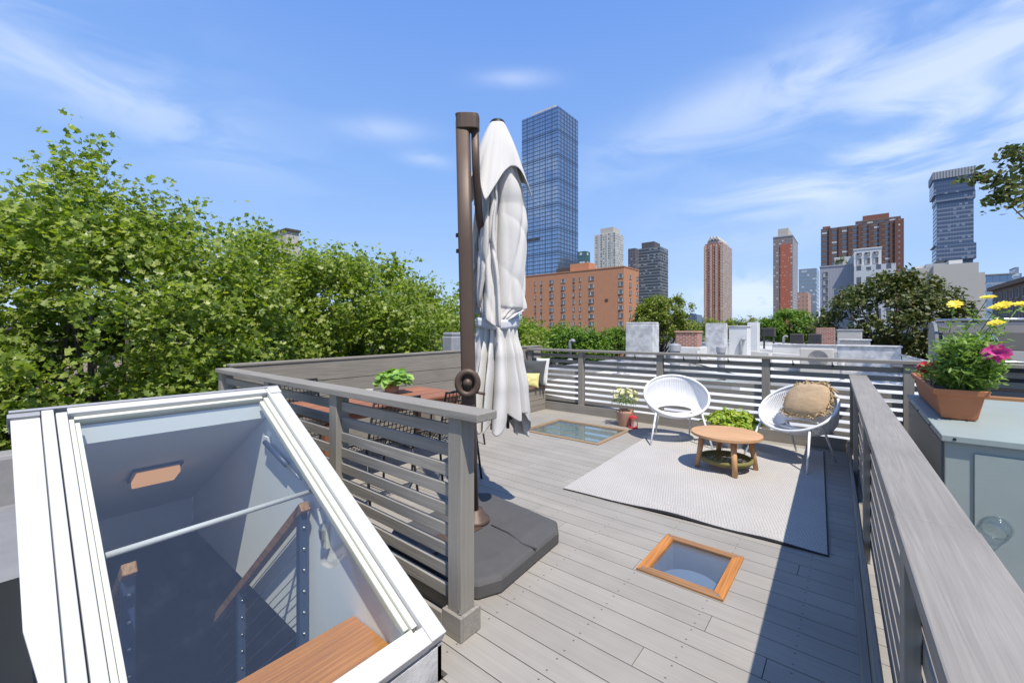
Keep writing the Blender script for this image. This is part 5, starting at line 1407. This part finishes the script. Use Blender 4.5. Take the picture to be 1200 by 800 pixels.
# red brick towers
f_r1 = Mfacade('red_tower', (.33, .125, .085), (.62, .58, .52), 2.7, 2.9, .28, .62, .25, .72, blind=.3, blindcol=(.12, .11, .11), grough=.5)
f_r1b = Mfacade('red_tower_flank', (.42, .30, .22), (.10, .09, .09), 2.4, 2.9, .2, .7, .2, .7, blind=.3)
r, x0, x1, y0, y1, zt_ = tower('brick_tower', 'red brick tower with a pale gabled crown, left of the two red towers', 'skyscraper', 826, 846, 857, 284, 450, f_r1, SKY)
MB(r).box(x1 + .02, x1 + .8, y0 + .3, y1 - .3, GZ, zt_ - .5).build('flank_panel', f_r1b)
m = MB(r)
for x in (x0, x0 + 6.0, x1 - 5.5, x1 - .6): m.box(x - .9, x + .9, y0 - .9, y0 - .02, GZ, zt_ - 2)
m.build('pier', Mfacade('tan_pier', (.50, .38, .28), (.16, .12, .1), 1.8, 2.9, .3, .7, .3, .7, blind=.1))
m = MB(r); m.box(x0 + 2, x1 - 2, y0 + 2, y1 - 2, zt_ + .01, zt_ + 3.5)
for x in np.linspace(x0 + 3, x1 - 8, 3): m.extr([(x, y0 + 1, zt_ + 3.6), (x + 5, y0 + 1, zt_ + 3.6), (x + 2.5, y0 + 1, zt_ + 8.2)], (0, y1 - y0 - 2, 0))
m.build('crown', m_beige)
f_r2 = Mfacade('grey_red_tower', (.27, .20, .17), (.13, .15, .17), 2.5, 3.0, .18, .75, .22, .75, blind=.25)
r, x0, x1, y0, y1, zt_ = tower('brick_tower', 'red brick tower with a beige rooftop box, right of the two red towers', 'skyscraper', 906, 929, 935, 275, 430, f_r2, SKY)
MB(r).box(x0 + 6.5, x0 + 15.5, y0 - .8, y0 - .02, GZ, zt_ - 9).build('brick_panel', Mfacade('red_panel', (.42, .12, .065), (.30, .12, .09), 1.6, 3.0, .3, .7, .3, .6, blind=.2, grough=.6))
MB(r).box(x0 + 4, x1 - 4, y0 + 2, y1 - 2, zt_ + .01, zt_ + 8).build('penthouse', m_beige)
MB(r).box(x0 - .3, x1 + .3, y0 - .3, y1 + .3, zt_ - 1.2, zt_ - .4).build('parapet', m_greywall)
f_g1 = Mfacade('grey_glass', (.22, .26, .30), (.20, .27, .34), 1.8, 3.1, .1, .9, .25, .9, blind=.2, blindcol=(.5, .54, .57), grough=.15)
tower('glass_block', 'grey blue glass block between the right red tower and the grey wall', 'building', 936, 957, 960, 314, 330, f_g1, SKY, depth=30)
f_pk = Mfacade('pink_brick', (.45, .27, .20), (.25, .15, .12), 2.4, 3.0, .3, .65, .3, .7, blind=.2)
tower('pink_block', 'small pinkish brick block at the foot of the right red tower', 'building', 934, 947, 950.5, 342, 300, f_pk, SKY)
# big brown slab
f_br = Mfacade('brown_slab', (.115, .068, .054), (.10, .12, .145), 4.6, 2.95, .10, .62, .30, .80, blind=.22, blindcol=(.5, .5, .47), band=(.0, .16), bandcol=(.19, .15, .13))
m_brkd = Mbrick('brick_dark', (.25, .095, .06), (.21, .08, .05), (.22, .1, .07), sx=2.)
k1 = at(1059, 254, 222); xL = onY(962, 254, k1.y).x
r = thing('brown_apartments', 'broad dark brown brick apartment slab with a stepped roofline behind the white building', 'building', ((xL + k1.x) / 2, k1.y + 8, GZ), SKY)
MB(r).box(xL, k1.x, k1.y, k1.y + 18, GZ, k1.z - 1.2).build('body', f_br)
w_ = k1.x - xL
MB(r).box(xL + w_ * .44, xL + w_ * .97, k1.y + .5, k1.y + 17, k1.z - 1.19, k1.z + .8).build('upper_storey', f_br)
MB(r).box(xL + w_ * .53, xL + w_ * .84, k1.y + 1.5, k1.y + 15, k1.z + .81, k1.z + 3.5).build('penthouse', m_brkd)
MB(r).box(xL + w_ * .02, xL + w_ * .12, k1.y + 1.5, k1.y + 12, k1.z - 1.19, k1.z + .3).build('stair_head', m_brkd)
MB(r).box(k1.x - 3.5, k1.x + .05, k1.y - .6, k1.y - .02, GZ, k1.z - .9).build('end_pier', Mfacade('end_pier_mat', (.17, .07, .052), (.2, .2, .2), 3.5, 2.95, .4, .6, .35, .7, blind=.3))
m = MB(r)
for q in np.linspace(.12, .86, 7): m.box(xL + w_ * q - .5, xL + w_ * q + .5, k1.y - .5, k1.y - .02, GZ, k1.z - 1.3)
m.build('pier', M('brown_pier', (.15, .078, .058), .85, .1, .1))

# orange brick apartment house
k2 = at(731, 312.5, 150); xL = onY(612, 312, k2.y).x; yR = onX(748.5, 319, k2.x).y
r = thing('orange_apartments', 'orange brick apartment building with rows of windows behind the folded umbrella', 'building', ((xL + k2.x) / 2, k2.y + 8, GZ))
MB(r).box(xL, k2.x, k2.y, yR, GZ, k2.z).build('wall', m_brickor)
MB(r).box(xL - .15, k2.x + .15, k2.y - .15, yR + .15, k2.z + .003, k2.z + .35).build('coping', m_brickor)
pa, pb_ = onY(668, 310, k2.y + 3), onY(690, 306, k2.y + 3)
MB(r).box(pa.x, pb_.x, k2.y + 3, k2.y + 9, k2.z + .36, k2.z + 3.6).build('penthouse', m_brickor)
pa, pb_ = onY(652, 310, k2.y + 4), onY(667, 306, k2.y + 4)
MB(r).box(pa.x, pb_.x, k2.y + 4, k2.y + 8, k2.z + .36, k2.z + 2.6).build('plant_housing', m_darkbrown)
m_wfr = M('window_frame_grey', (.30, .29, .27), .7, .1, 1); m_pane = M('window_pane', (.07, .075, .08), .12, .5, .6, spec=.8); m_blind = M('window_blind', (.42, .42, .40), .6, .2, .5)
wmesh = {}
def win_mesh(wd, ht, axis, var, key):
    if key in wmesh: return wmesh[key]
    m = MB(); d = .14
    def bx(u0, u1, z0, z1, n0, n1, mi):
        m.cur = mi
        if axis == 'y': m.box(u0, u1, -n1, -n0, z0, z1)
        elif axis == 'x': m.box(n0, n1, u0, u1, z0, z1)
        else: m.box(-n1, -n0, u0, u1, z0, z1)
    bx(-wd / 2, wd / 2, -ht / 2 - .16, -ht / 2, 0.01, .16, 0); bx(-wd / 2, -wd / 2 + .07, -ht / 2 + .002, ht / 2, .01, .10, 0); bx(wd / 2 - .07, wd / 2, -ht / 2 + .002, ht / 2, .01, .10, 0); bx(-wd / 2 + .072, wd / 2 - .072, ht / 2 - .08, ht / 2, .01, .10, 0)
    nm = 3 if wd > 1.7 else 1
    for i in range(1, nm + 1 if nm > 1 else 2):
        u = -wd / 2 + wd * i / (nm + 1); bx(u - .03, u + .03, -ht / 2 + .002, ht / 2 - .082, .01, .09, 0)
    for i in range(nm + 1):
        a_ = -wd / 2 + wd * i / (nm + 1) + .04; b_ = -wd / 2 + wd * (i + 1) / (nm + 1) - .04
        bx(a_, b_, -ht / 2 + .003, ht / 2 - .083, .008, .03, 2 if (var + i) % 3 == 0 else 1)
    if var % 2: bx(-wd / 2 + .1, -wd / 2 + .8, -ht / 2 - .75, -ht / 2 - .3, .01, .14, 3)
    o = m.build('window', [m_wfr, m_pane, m_blind, m_dark]); wmesh[key] = o; return o
def put_window(root, loc, wd, ht, axis, var):
    key = (round(wd, 2), round(ht, 2), axis, var); first = key not in wmesh
    o = win_mesh(wd, ht, axis, var, key)
    if not first: o = o.copy(); col.objects.link(o)
    o.parent = root; o.location = Vector(loc) - Vector(root.location)
rw = random.Random(5)
for px_, wd in ((627.5, .95), (634.5, .95), (646.5, 2.1), (660, 2.1), (672.5, .95), (680, .95), (693, 2.4), (727.5, 1.9)):
    for j_ in range(9):
        z = k2.z - 3.1 - 2.85 * j_; x = onY(px_, 350, k2.y).x
        if z < -3: continue
        put_window(r, (x, k2.y, z), wd, 1.45, 'y', rw.randrange(4))
for py_ in (738.7, 746.8):
    for j_ in range(8):
        z = k2.z - 3.1 - 2.85 * j_; y = onX(py_, 350, k2.x).y
        put_window(r, (k2.x, y, z), 2.0, 1.45, 'x', rw.randrange(4))
MB(r).box(onY(709, 350, k2.y).x, onY(712.5, 350, k2.y).x, k2.y - .1, k2.y - .01, k2.z - 12.2, k2.z - 11.2).build('vent_grille', m_darkbrown)

# grey wall block and the white building in front of it
Yg = at(980, 312, 92).y
xa, xb = onY(961, 312, Yg).x, onY(1000.5, 312, Yg).x; zg = onY(980, 312, Yg).z
r = thing('grey_block', 'plain grey clad block with a column of small windows at its left edge', 'building', ((xa + xb) / 2, Yg + 8, GZ))
MB(r).box(xa, xb, Yg, Yg + 16, GZ, zg).build('wall', Mfacade('grey_cladding', (.33, .33, .36), (.26, .26, .29), .55, 50., .02, .12, 0, 1, blind=0, grough=.6, wrough=.7))
MB(r).box(xa - .1, xb + .02, Yg - .1, Yg + 16, zg + .004, zg + .3).build('coping', m_greywall)
for j_ in range(8): put_window(r, (xa + 1.0, Yg, zg - 1.6 - 1.75 * j_), .9, 1.1, 'y', 0)
MB(r).box(xa + 2.5, xa + 6.5, Yg + 2, Yg + 6, zg + .31, zg + 2.2).build('roof_hut', m_whitewall)
tree('rooftop_shrub', 'small olive shrub on the roof of the grey clad block', (xa + 3.6, Yg + 1.2, zg + .3), (xa + 3.6, Yg + 1.2, zg + 1.3), (1.1, .9, .8), 10, 40, .22, m_leafC, 5, trunk_r=.05, clr=.4, twigs=False)
Yw = Yg - 3.2
xa2, xb2 = xb + .03, onY(1050, 312, Yw).x; zl = onY(1010, 311, Yw).z
r = thing('white_building', 'white rendered building with tall windows behind the dark tree', 'building', ((xa2 + xb2) / 2, Yw + 6, GZ))
f_wh = Mfacade('white_lower', (.52, .53, .54), (.09, .10, .12), 1.55, 3.3, .25, .75, .2, .8, blind=.1)
MB(r).box(xa2, xb2, Yw, Yw + 15, GZ, zl).build('wall', f_wh)
xu0, xu1 = onY(998.5, 292, Yw + 1.2).x + .3, onY(1033, 292, Yw + 1.2).x; zu = onY(1015, 292, Yw + 1.2).z
MB(r).box(xu0, xu1, Yw + 1.2, Yw + 12, zl + .004, zu).build('upper_storeys', m_whitewall)
wu = xu1 - xu0
for i in range(3):
    x = xu0 + wu * (.2 + .3 * i)
    put_window(r, (x, Yw + 1.2, zl + (zu - zl) * .30), wu * .19, (zu - zl) * .36, 'y', 1 * 0)
    put_window(r, (x, Yw + 1.2, zl + (zu - zl) * .74), wu * .20, (zu - zl) * .16, 'y', 2)
MB(r).box(xu0 - .1, xu1 + .1, Yw + 1.1, Yw + 12, zu + .004, zu + .25).build('coping', m_whitewall)

# beige concrete block
Yb = at(1120, 309, 88).y
def xat(px_, Y): return onY(px_, 309, Y).x
r = thing('beige_block', 'blank beige concrete building with rooftop boxes right of the dark tree', 'building', (xat(1110, Yb), Yb + 10, GZ))
zb1 = onY(1110, 309.5, Yb).z
MB(r).box(xat(1094, Yb), xat(1147, Yb), Yb, Yb + 20, GZ, zb1).build('wall', m_beige)
MB(r).box(xat(1066, Yb + 2), xat(1094, Yb) - .02, Yb + 2, Yb + 20, GZ, zb1 - .25).build('wing', m_beige)
MB(r).box(xat(1147, Yb) + .02, xat(1155, Yb), Yb + .4, Yb + 18, GZ, zb1 - 2.1).build('annex', m_beige)
MB(r).box(xat(1112, Yb + 3), xat(1128, Yb + 3), Yb + 3, Yb + 8, zb1 + .004, zb1 + 1.1).build('roof_box', m_whitewall)
MB(r).box(xat(1085, Yb + 4), xat(1111, Yb + 4), Yb + 4, Yb + 9, zb1 + .004, zb1 + .75).build('roof_box', m_greywall)
MB(r).box(xat(1072, Yb + 5), xat(1088, Yb + 5), Yb + 5, Yb + 10, zb1 - .24, zb1 + .6).build('roof_box', m_whitewall)

# stacked blue tower
Yt = at(1144, 194, 455).y
def xt(px_): return onY(px_, 200, Yt).x
def zt2(px_, py_): return onY(px_, py_, Yt).z
f_st = Mfacade('stacked_glass', (.20, .23, .29), (.05, .08, .14), 2.2, 4.6, .03, .97, .30, .97, grough=.12, blind=.08, blindcol=(.2, .24, .3))
f_sd = Mfacade('stacked_dark', (.10, .13, .19), (.045, .075, .14), 2.2, 4.6, .03, .97, .18, .97, grough=.12, blind=.05, blindcol=(.2, .24, .3))
r = thing('stacked_tower', 'blue glass tower of shifted stacked blocks at the far right of the skyline', 'skyscraper', (xt(1120), Yt + 15, GZ), SKY)
zs = [zt2(1144, v) for v in (194, 203, 222, 231, 280, 283, 297, 311)]
MB(r).box(xt(1094), xt(1142.5), Yt, Yt + 34, zs[2], zs[1]).build('upper_block', f_sd)
MB(r).box(xt(1094) - .8, xt(1144), Yt - .8, Yt + 34.5, zs[1] + .02, zs[0]).build('crown', Mfacade('crown_fins', (.34, .35, .36), (.12, .13, .15), 2.4, 60, .3, .7, 0, 1, blind=0, grough=.5))
MB(r).box(xt(1097), xt(1143.5), Yt + 1, Yt + 33, zs[3], zs[2] - .02).build('middle_block', f_st)
MB(r).box(xt(1098), xt(1141.5), Yt + 2, Yt + 32, zs[5], zs[3] - .02).build('middle_block', f_st)
MB(r).box(xt(1094.5), xt(1142), Yt, Yt + 33, zs[6] + 12, zs[5] - .02).build('lower_block', f_sd)
MB(r).box(xt(1097), xt(1144), Yt - 1, Yt + 33, zs[7] + 8, zs[6] + 11.98).build('lower_block', f_st)
MB(r).box(xt(1112), xt(1141), Yt + 3, Yt + 30, GZ, zs[7] + 7.98).build('base_block', f_sd)
f_b2 = Mfacade('blue_glass_low', (.30, .36, .42), (.22, .30, .40), 2.4, 4.2, .05, .95, .15, .9, grough=.1, gmetal=.5, blind=.1)
Y3 = at(1170, 320, 210).y
r = thing('glass_office', 'low blue glass office with a thin overhanging roof beside the beige building', 'building', (onY(1170, 320, Y3).x, Y3 + 10, GZ), SKY)
a, b = onY(1155, 320, Y3), onY(1186, 320, Y3)
MB(r).box(a.x, b.x, Y3, Y3 + 25, GZ, a.z - 1.2).build('body', f_b2)
MB(r).box(a.x - .5, b.x + 1.2, Y3 - 1, Y3 + 26, a.z - 1.19, a.z - .7).build('roof', m_greywall)
Y4 = at(1192, 313, 260).y; a, b = onY(1187.5, 313, Y4), onY(1197.5, 313, Y4)
r = thing('glass_office', 'narrow pale blue glass block at the right edge above the brown cornice', 'building', (a.x, Y4 + 8, GZ), SKY)
MB(r).box(a.x, b.x, Y4, Y4 + 16, GZ, a.z - 4).build('body', f_b2)
MB(r).box(a.x + 1, b.x - 1, Y4 + 1, Y4 + 14, a.z - 3.99, a.z).build('upper_storeys', f_g1)
# brown corner building with a cornice
Xb = onX(1163, 337, 15.5).x; pb0 = onX(1163, 337, 15.5); pb1 = onX(1235, 337, 15.5)
r = thing('brown_cornice_building', 'brown building with a projecting cornice and arched top windows at the right edge', 'building', (20, (pb0.y + pb1.y) / 2, GZ))
zt_ = pb0.z
MB(r).box(15.5, 32, 30, pb0.y, GZ, zt_ - .55).build('wall', m_brown)
MB(r).box(15.0, 32.2, 29.6, pb0.y + .4, zt_ - .549, zt_).build('cornice', M('cornice_brown', (.19, .13, .09), .8, .1, .5), bevel=.05)
ny = 16
for row, (zz, hh) in enumerate(((zt_ - 1.55, 1.1), (zt_ - 4.2, 2.0), (zt_ - 7.4, 2.0))):
    for j_ in range(ny):
        put_window(r, (15.5, pb0.y - 2 - j_ * 2.6, zz), 1.2, hh, '-x', 0)
# far low blocks at the horizon
Y5 = at(812, 367, 900).y
for lab, pl, pr, yt, D, mt in (('far low dark blue block on the horizon left of the red towers', 806, 816, 367, 900, f_sd), ('far lower pale block on the horizon beside the dark blue one', 816, 826, 371, 950, f_g1), ('far flat grey block on the horizon behind the treeline', 858, 872, 376, 800, f_g1)):
    a, b = at(pl, yt, D), at(pr, yt, D)
    r = thing('far_block', lab, 'building', (a.x, a.y, GZ), SKY); b.y = a.y
    MB(r).box(a.x, a.x + (pr - pl) * D / F_, a.y, a.y + 40, GZ, a.z - 3).build('body', mt)
    MB(r).box(a.x + 3, a.x + (pr - pl) * D / F_ * .5, a.y + 3, a.y + 30, a.z - 2.99, a.z).build('penthouse', mt)

# houses across the street, seen only through gaps between the leaves
fo = [Mfacade('front_%s' % n_, c1, (.06, .065, .07), 2.1, 3.4, .28, .68, .25, .8, blind=.3, blindcol=(.5, .48, .44)) for n_, c1 in (('brown', (.20, .11, .08)), ('tan', (.42, .33, .27)), ('red', (.30, .12, .08)), ('grey', (.36, .35, .34)))]
hw_ = ['brownstone', 'tan', 'red brick', 'grey', 'dark brown', 'pinkish', 'red', 'pale grey', 'brown']
for i in range(7):
    y0 = -9 + 6.2 * i; zt_ = (.2, 1.0, .5, 1.5, 2.6, 1.2, .6, 1.6, 1.)[i]
    r = thing('street_house', '%s house front across the street, number %s along the row from the left' % (hw_[i], ('one', 'two', 'three', 'four', 'five', 'six', 'seven', 'eight', 'nine')[i]), 'house', (-30, y0 + 3, GZ), 'houses across the street')
    r['label'] = '%s house across the street behind the leafy trees, %s from the left' % (hw_[i], ('first', 'second', 'third', 'fourth', 'fifth', 'sixth', 'seventh', 'eighth', 'ninth')[i])
    MB(r).box(-36, -24.6, y0, y0 + 6.15, GZ, zt_).build('wall', fo[i % 4])
    MB(r).box(-25, -24.2, y0 + .02, y0 + 6.13, zt_ + .004, zt_ + .6).build('cornice', m_darkbrown if i % 2 else m_beige)
    if i == 3:
        q = at(335, 274, 24.5); MB(r).box(q.x - .9, q.x + .9, q.y - .35, q.y + .35, zt_ + .01, q.z).build('chimney', m_beige)
        MB(r).box(q.x - 1, q.x + 1, q.y - .42, q.y + .42, q.z + .002, q.z + .12).build('chimney_cap', m_darkbrown)

# ------------------------------------------------------------------ trees
ST = 'leafy street trees left of the deck'
tree('plane_tree', 'biggest leafy plane tree filling the left edge behind the stairwell skylight', (-11.6, 1.2, GZ), (-10.9, 1.2, -.05), (3.5, 3.9, 3.9), 330, 520, .086, m_leafA, 11, ST, clr=.62, shell=.52, lumps=.16, up=.6, flat=.7)
tree('plane_tree', 'middle leafy plane tree above the left railing', (-11.5, 6.2, GZ), (-10.8, 5.7, .15), (3.1, 3.4, 3.6), 230, 400, .092, m_leafA, 23, ST, clr=.56, shell=.58, lumps=.17, up=.6, flat=.7)
tree('plane_tree', 'right hand leafy plane tree beside the umbrella mast', (-11.6, 9.8, GZ), (-10.9, 9.6, -.4), (3.2, 3.4, 3.3), 190, 340, .10, m_leafA, 37, ST, clr=.56, shell=.58, lumps=.17, up=.6, flat=.7)
tree('plane_tree', 'leafy plane tree cut off by the left edge of the picture', (-11.4, -5.9, GZ), (-10.9, -5.6, .6), (3.4, 3.6, 4.0), 170, 120, .16, m_leafA, 41, ST, clr=.8, shell=.6)
FT = 'trees beyond the white roofs'
for i, (px_, yt, D, rx, lab) in enumerate(((612, 379, 40, 2.2, 'bright green tree low behind the umbrella canopy'), (640, 386, 48, 2.4, 'low bright green tree in front of the orange building, second from the left'), (664, 384, 46, 2.0, 'low bright green tree in front of the middle of the orange building'), (688, 390, 44, 1.8, 'low darker green tree below the blank brick panel'), (722, 386, 60, 2.0, 'small dark tree behind the tall white chimney'))):
    a = at(px_, yt, D); rz = 2.0
    tree('street_tree', lab, (a.x, a.y, GZ), (a.x, a.y, a.z - rz), (rx, rx, rz), 80, 100, .26, m_leafB, 50 + i, FT, clr=.7, trunk_r=.18, shape=OVAL)
a = at(775, 348, 46); tree('bushy_tree', 'round bushy green tree right of the orange brick building', (a.x, a.y, GZ), (a.x, a.y, a.z - 2.6), (2.6, 2.6, 2.6), 170, 150, .22, m_leafD, 61, FT, clr=.55, trunk_r=.22, shape=OVAL, lumps=.3)
a = at(806, 376, 52); tree('bushy_tree', 'small olive tree right of the round bushy tree', (a.x, a.y, GZ), (a.x, a.y, a.z - 1.3), (1.7, 1.5, 1.3), 40, 50, .26, m_leafD, 62, FT, clr=.5, trunk_r=.15, shape=OVAL)
a = at(926, 366, 52); tree('rounded_tree', 'bright green rounded tree below the right red tower', (a.x, a.y, GZ), (a.x, a.y, a.z - 2.0), (3.2, 3.0, 2.0), 170, 130, .23, m_leafB, 63, FT, clr=.52, trunk_r=.22, shape=OVAL)
for i, (px_, yt, lab) in enumerate(((838, 375, 'distant tree at the foot of the left red tower'), (866, 378, 'distant low tree in the gap between the red towers'), (890, 376, 'distant tree left of the bright rounded tree'))):
    a = at(px_, yt, 95); tree('distant_tree', lab, (a.x, a.y, GZ), (a.x, a.y, a.z - 2), (4.2, 3, 2.2), 60, 50, .45, m_leafD, 70 + i, FT, clr=.9, trunk_r=.25, shape=OVAL)
a = at(1044, 321, 29)
rngd = np.random.default_rng(77); CL = []
for i in range(150):
    t = rngd.random() * 2 * math.pi; q = rngd.random() ** .5
    rr_ = 4.15 * q; zz = a.z - .3 - 3.6 * (q ** 2.6) - 1.3 * rngd.random() ** 2 + .5 * mnoise.noise(Vector((math.cos(t) * q * 3, math.sin(t) * q * 3, 5)))
    CL.append((a.x + math.cos(t) * rr_, a.y + math.sin(t) * rr_ * .9, zz))
for i in range(70):      # lower skirts
    t = rngd.random() * 2 * math.pi; q = .35 + .6 * rngd.random()
    CL.append((a.x + .9 + math.cos(t) * 3.0 * q, a.y + math.sin(t) * 3.0 * q, a.z - 4.2 - 2.0 * rngd.random()))
tree('magnolia_tree', 'big dark domed tree with bare limbs in front of the white building', (a.x + .6, a.y, GZ), (a.x, a.y, a.z - 2.7), (4.2, 3.8, 2.9), 0, 95, .26, m_leafC, 80, FT, clr=.55, trunk_r=.26, shape=OVAL, clusters=CL, flat=.6)
# tree at the right whose boughs reach into the picture
CL = []; Db = 11.
for px_, py_ in ((1192, 176), (1184, 181), (1200, 182), (1212, 186), (1148, 211), (1158, 207), (1166, 212), (1177, 208), (1186, 214), (1196, 210), (1170, 221), (1182, 226), (1195, 224), (1166, 236), (1174, 231), (1197, 238), (1210, 215), (1222, 225), (1235, 200), (1208, 200), (1206, 240), (1230, 245)):
    v = at(px_, py_, Db + rngd.normal() * .25); CL.append(tuple(v))
ct = at(1345, 250, Db + .5)
for i in range(110):
    d = rngd.normal(size=3); d /= np.linalg.norm(d); q = rngd.random() ** .5
    v = Vector((ct.x + d[0] * 2.0 * q, ct.y + d[1] * 2.0 * q, ct.z + d[2] * 2.4 * q))
    D_ = -s_ * v.x + c_ * v.y; l_ = c_ * v.x + s_ * v.y
    if 600 + F_ * l_ / D_ > 1240: CL.append(tuple(v))
tree('shade_tree', 'dark leafy boughs of a tree reaching in from the upper right edge', (ct.x + .3, ct.y, GZ), tuple(ct), (2.2, 2.2, 2.6), 0, 46, .17, m_leafC, 91, None, clr=.20, trunk_r=.2, shape=OVAL, clusters=CL, flat=.7)
for o in list(bpy.data.objects):
    if o.type == 'MESH' and o.parent is None and 'label' not in o.keys() and 'kind' not in o.keys(): print('UNTAGGED', o.name)
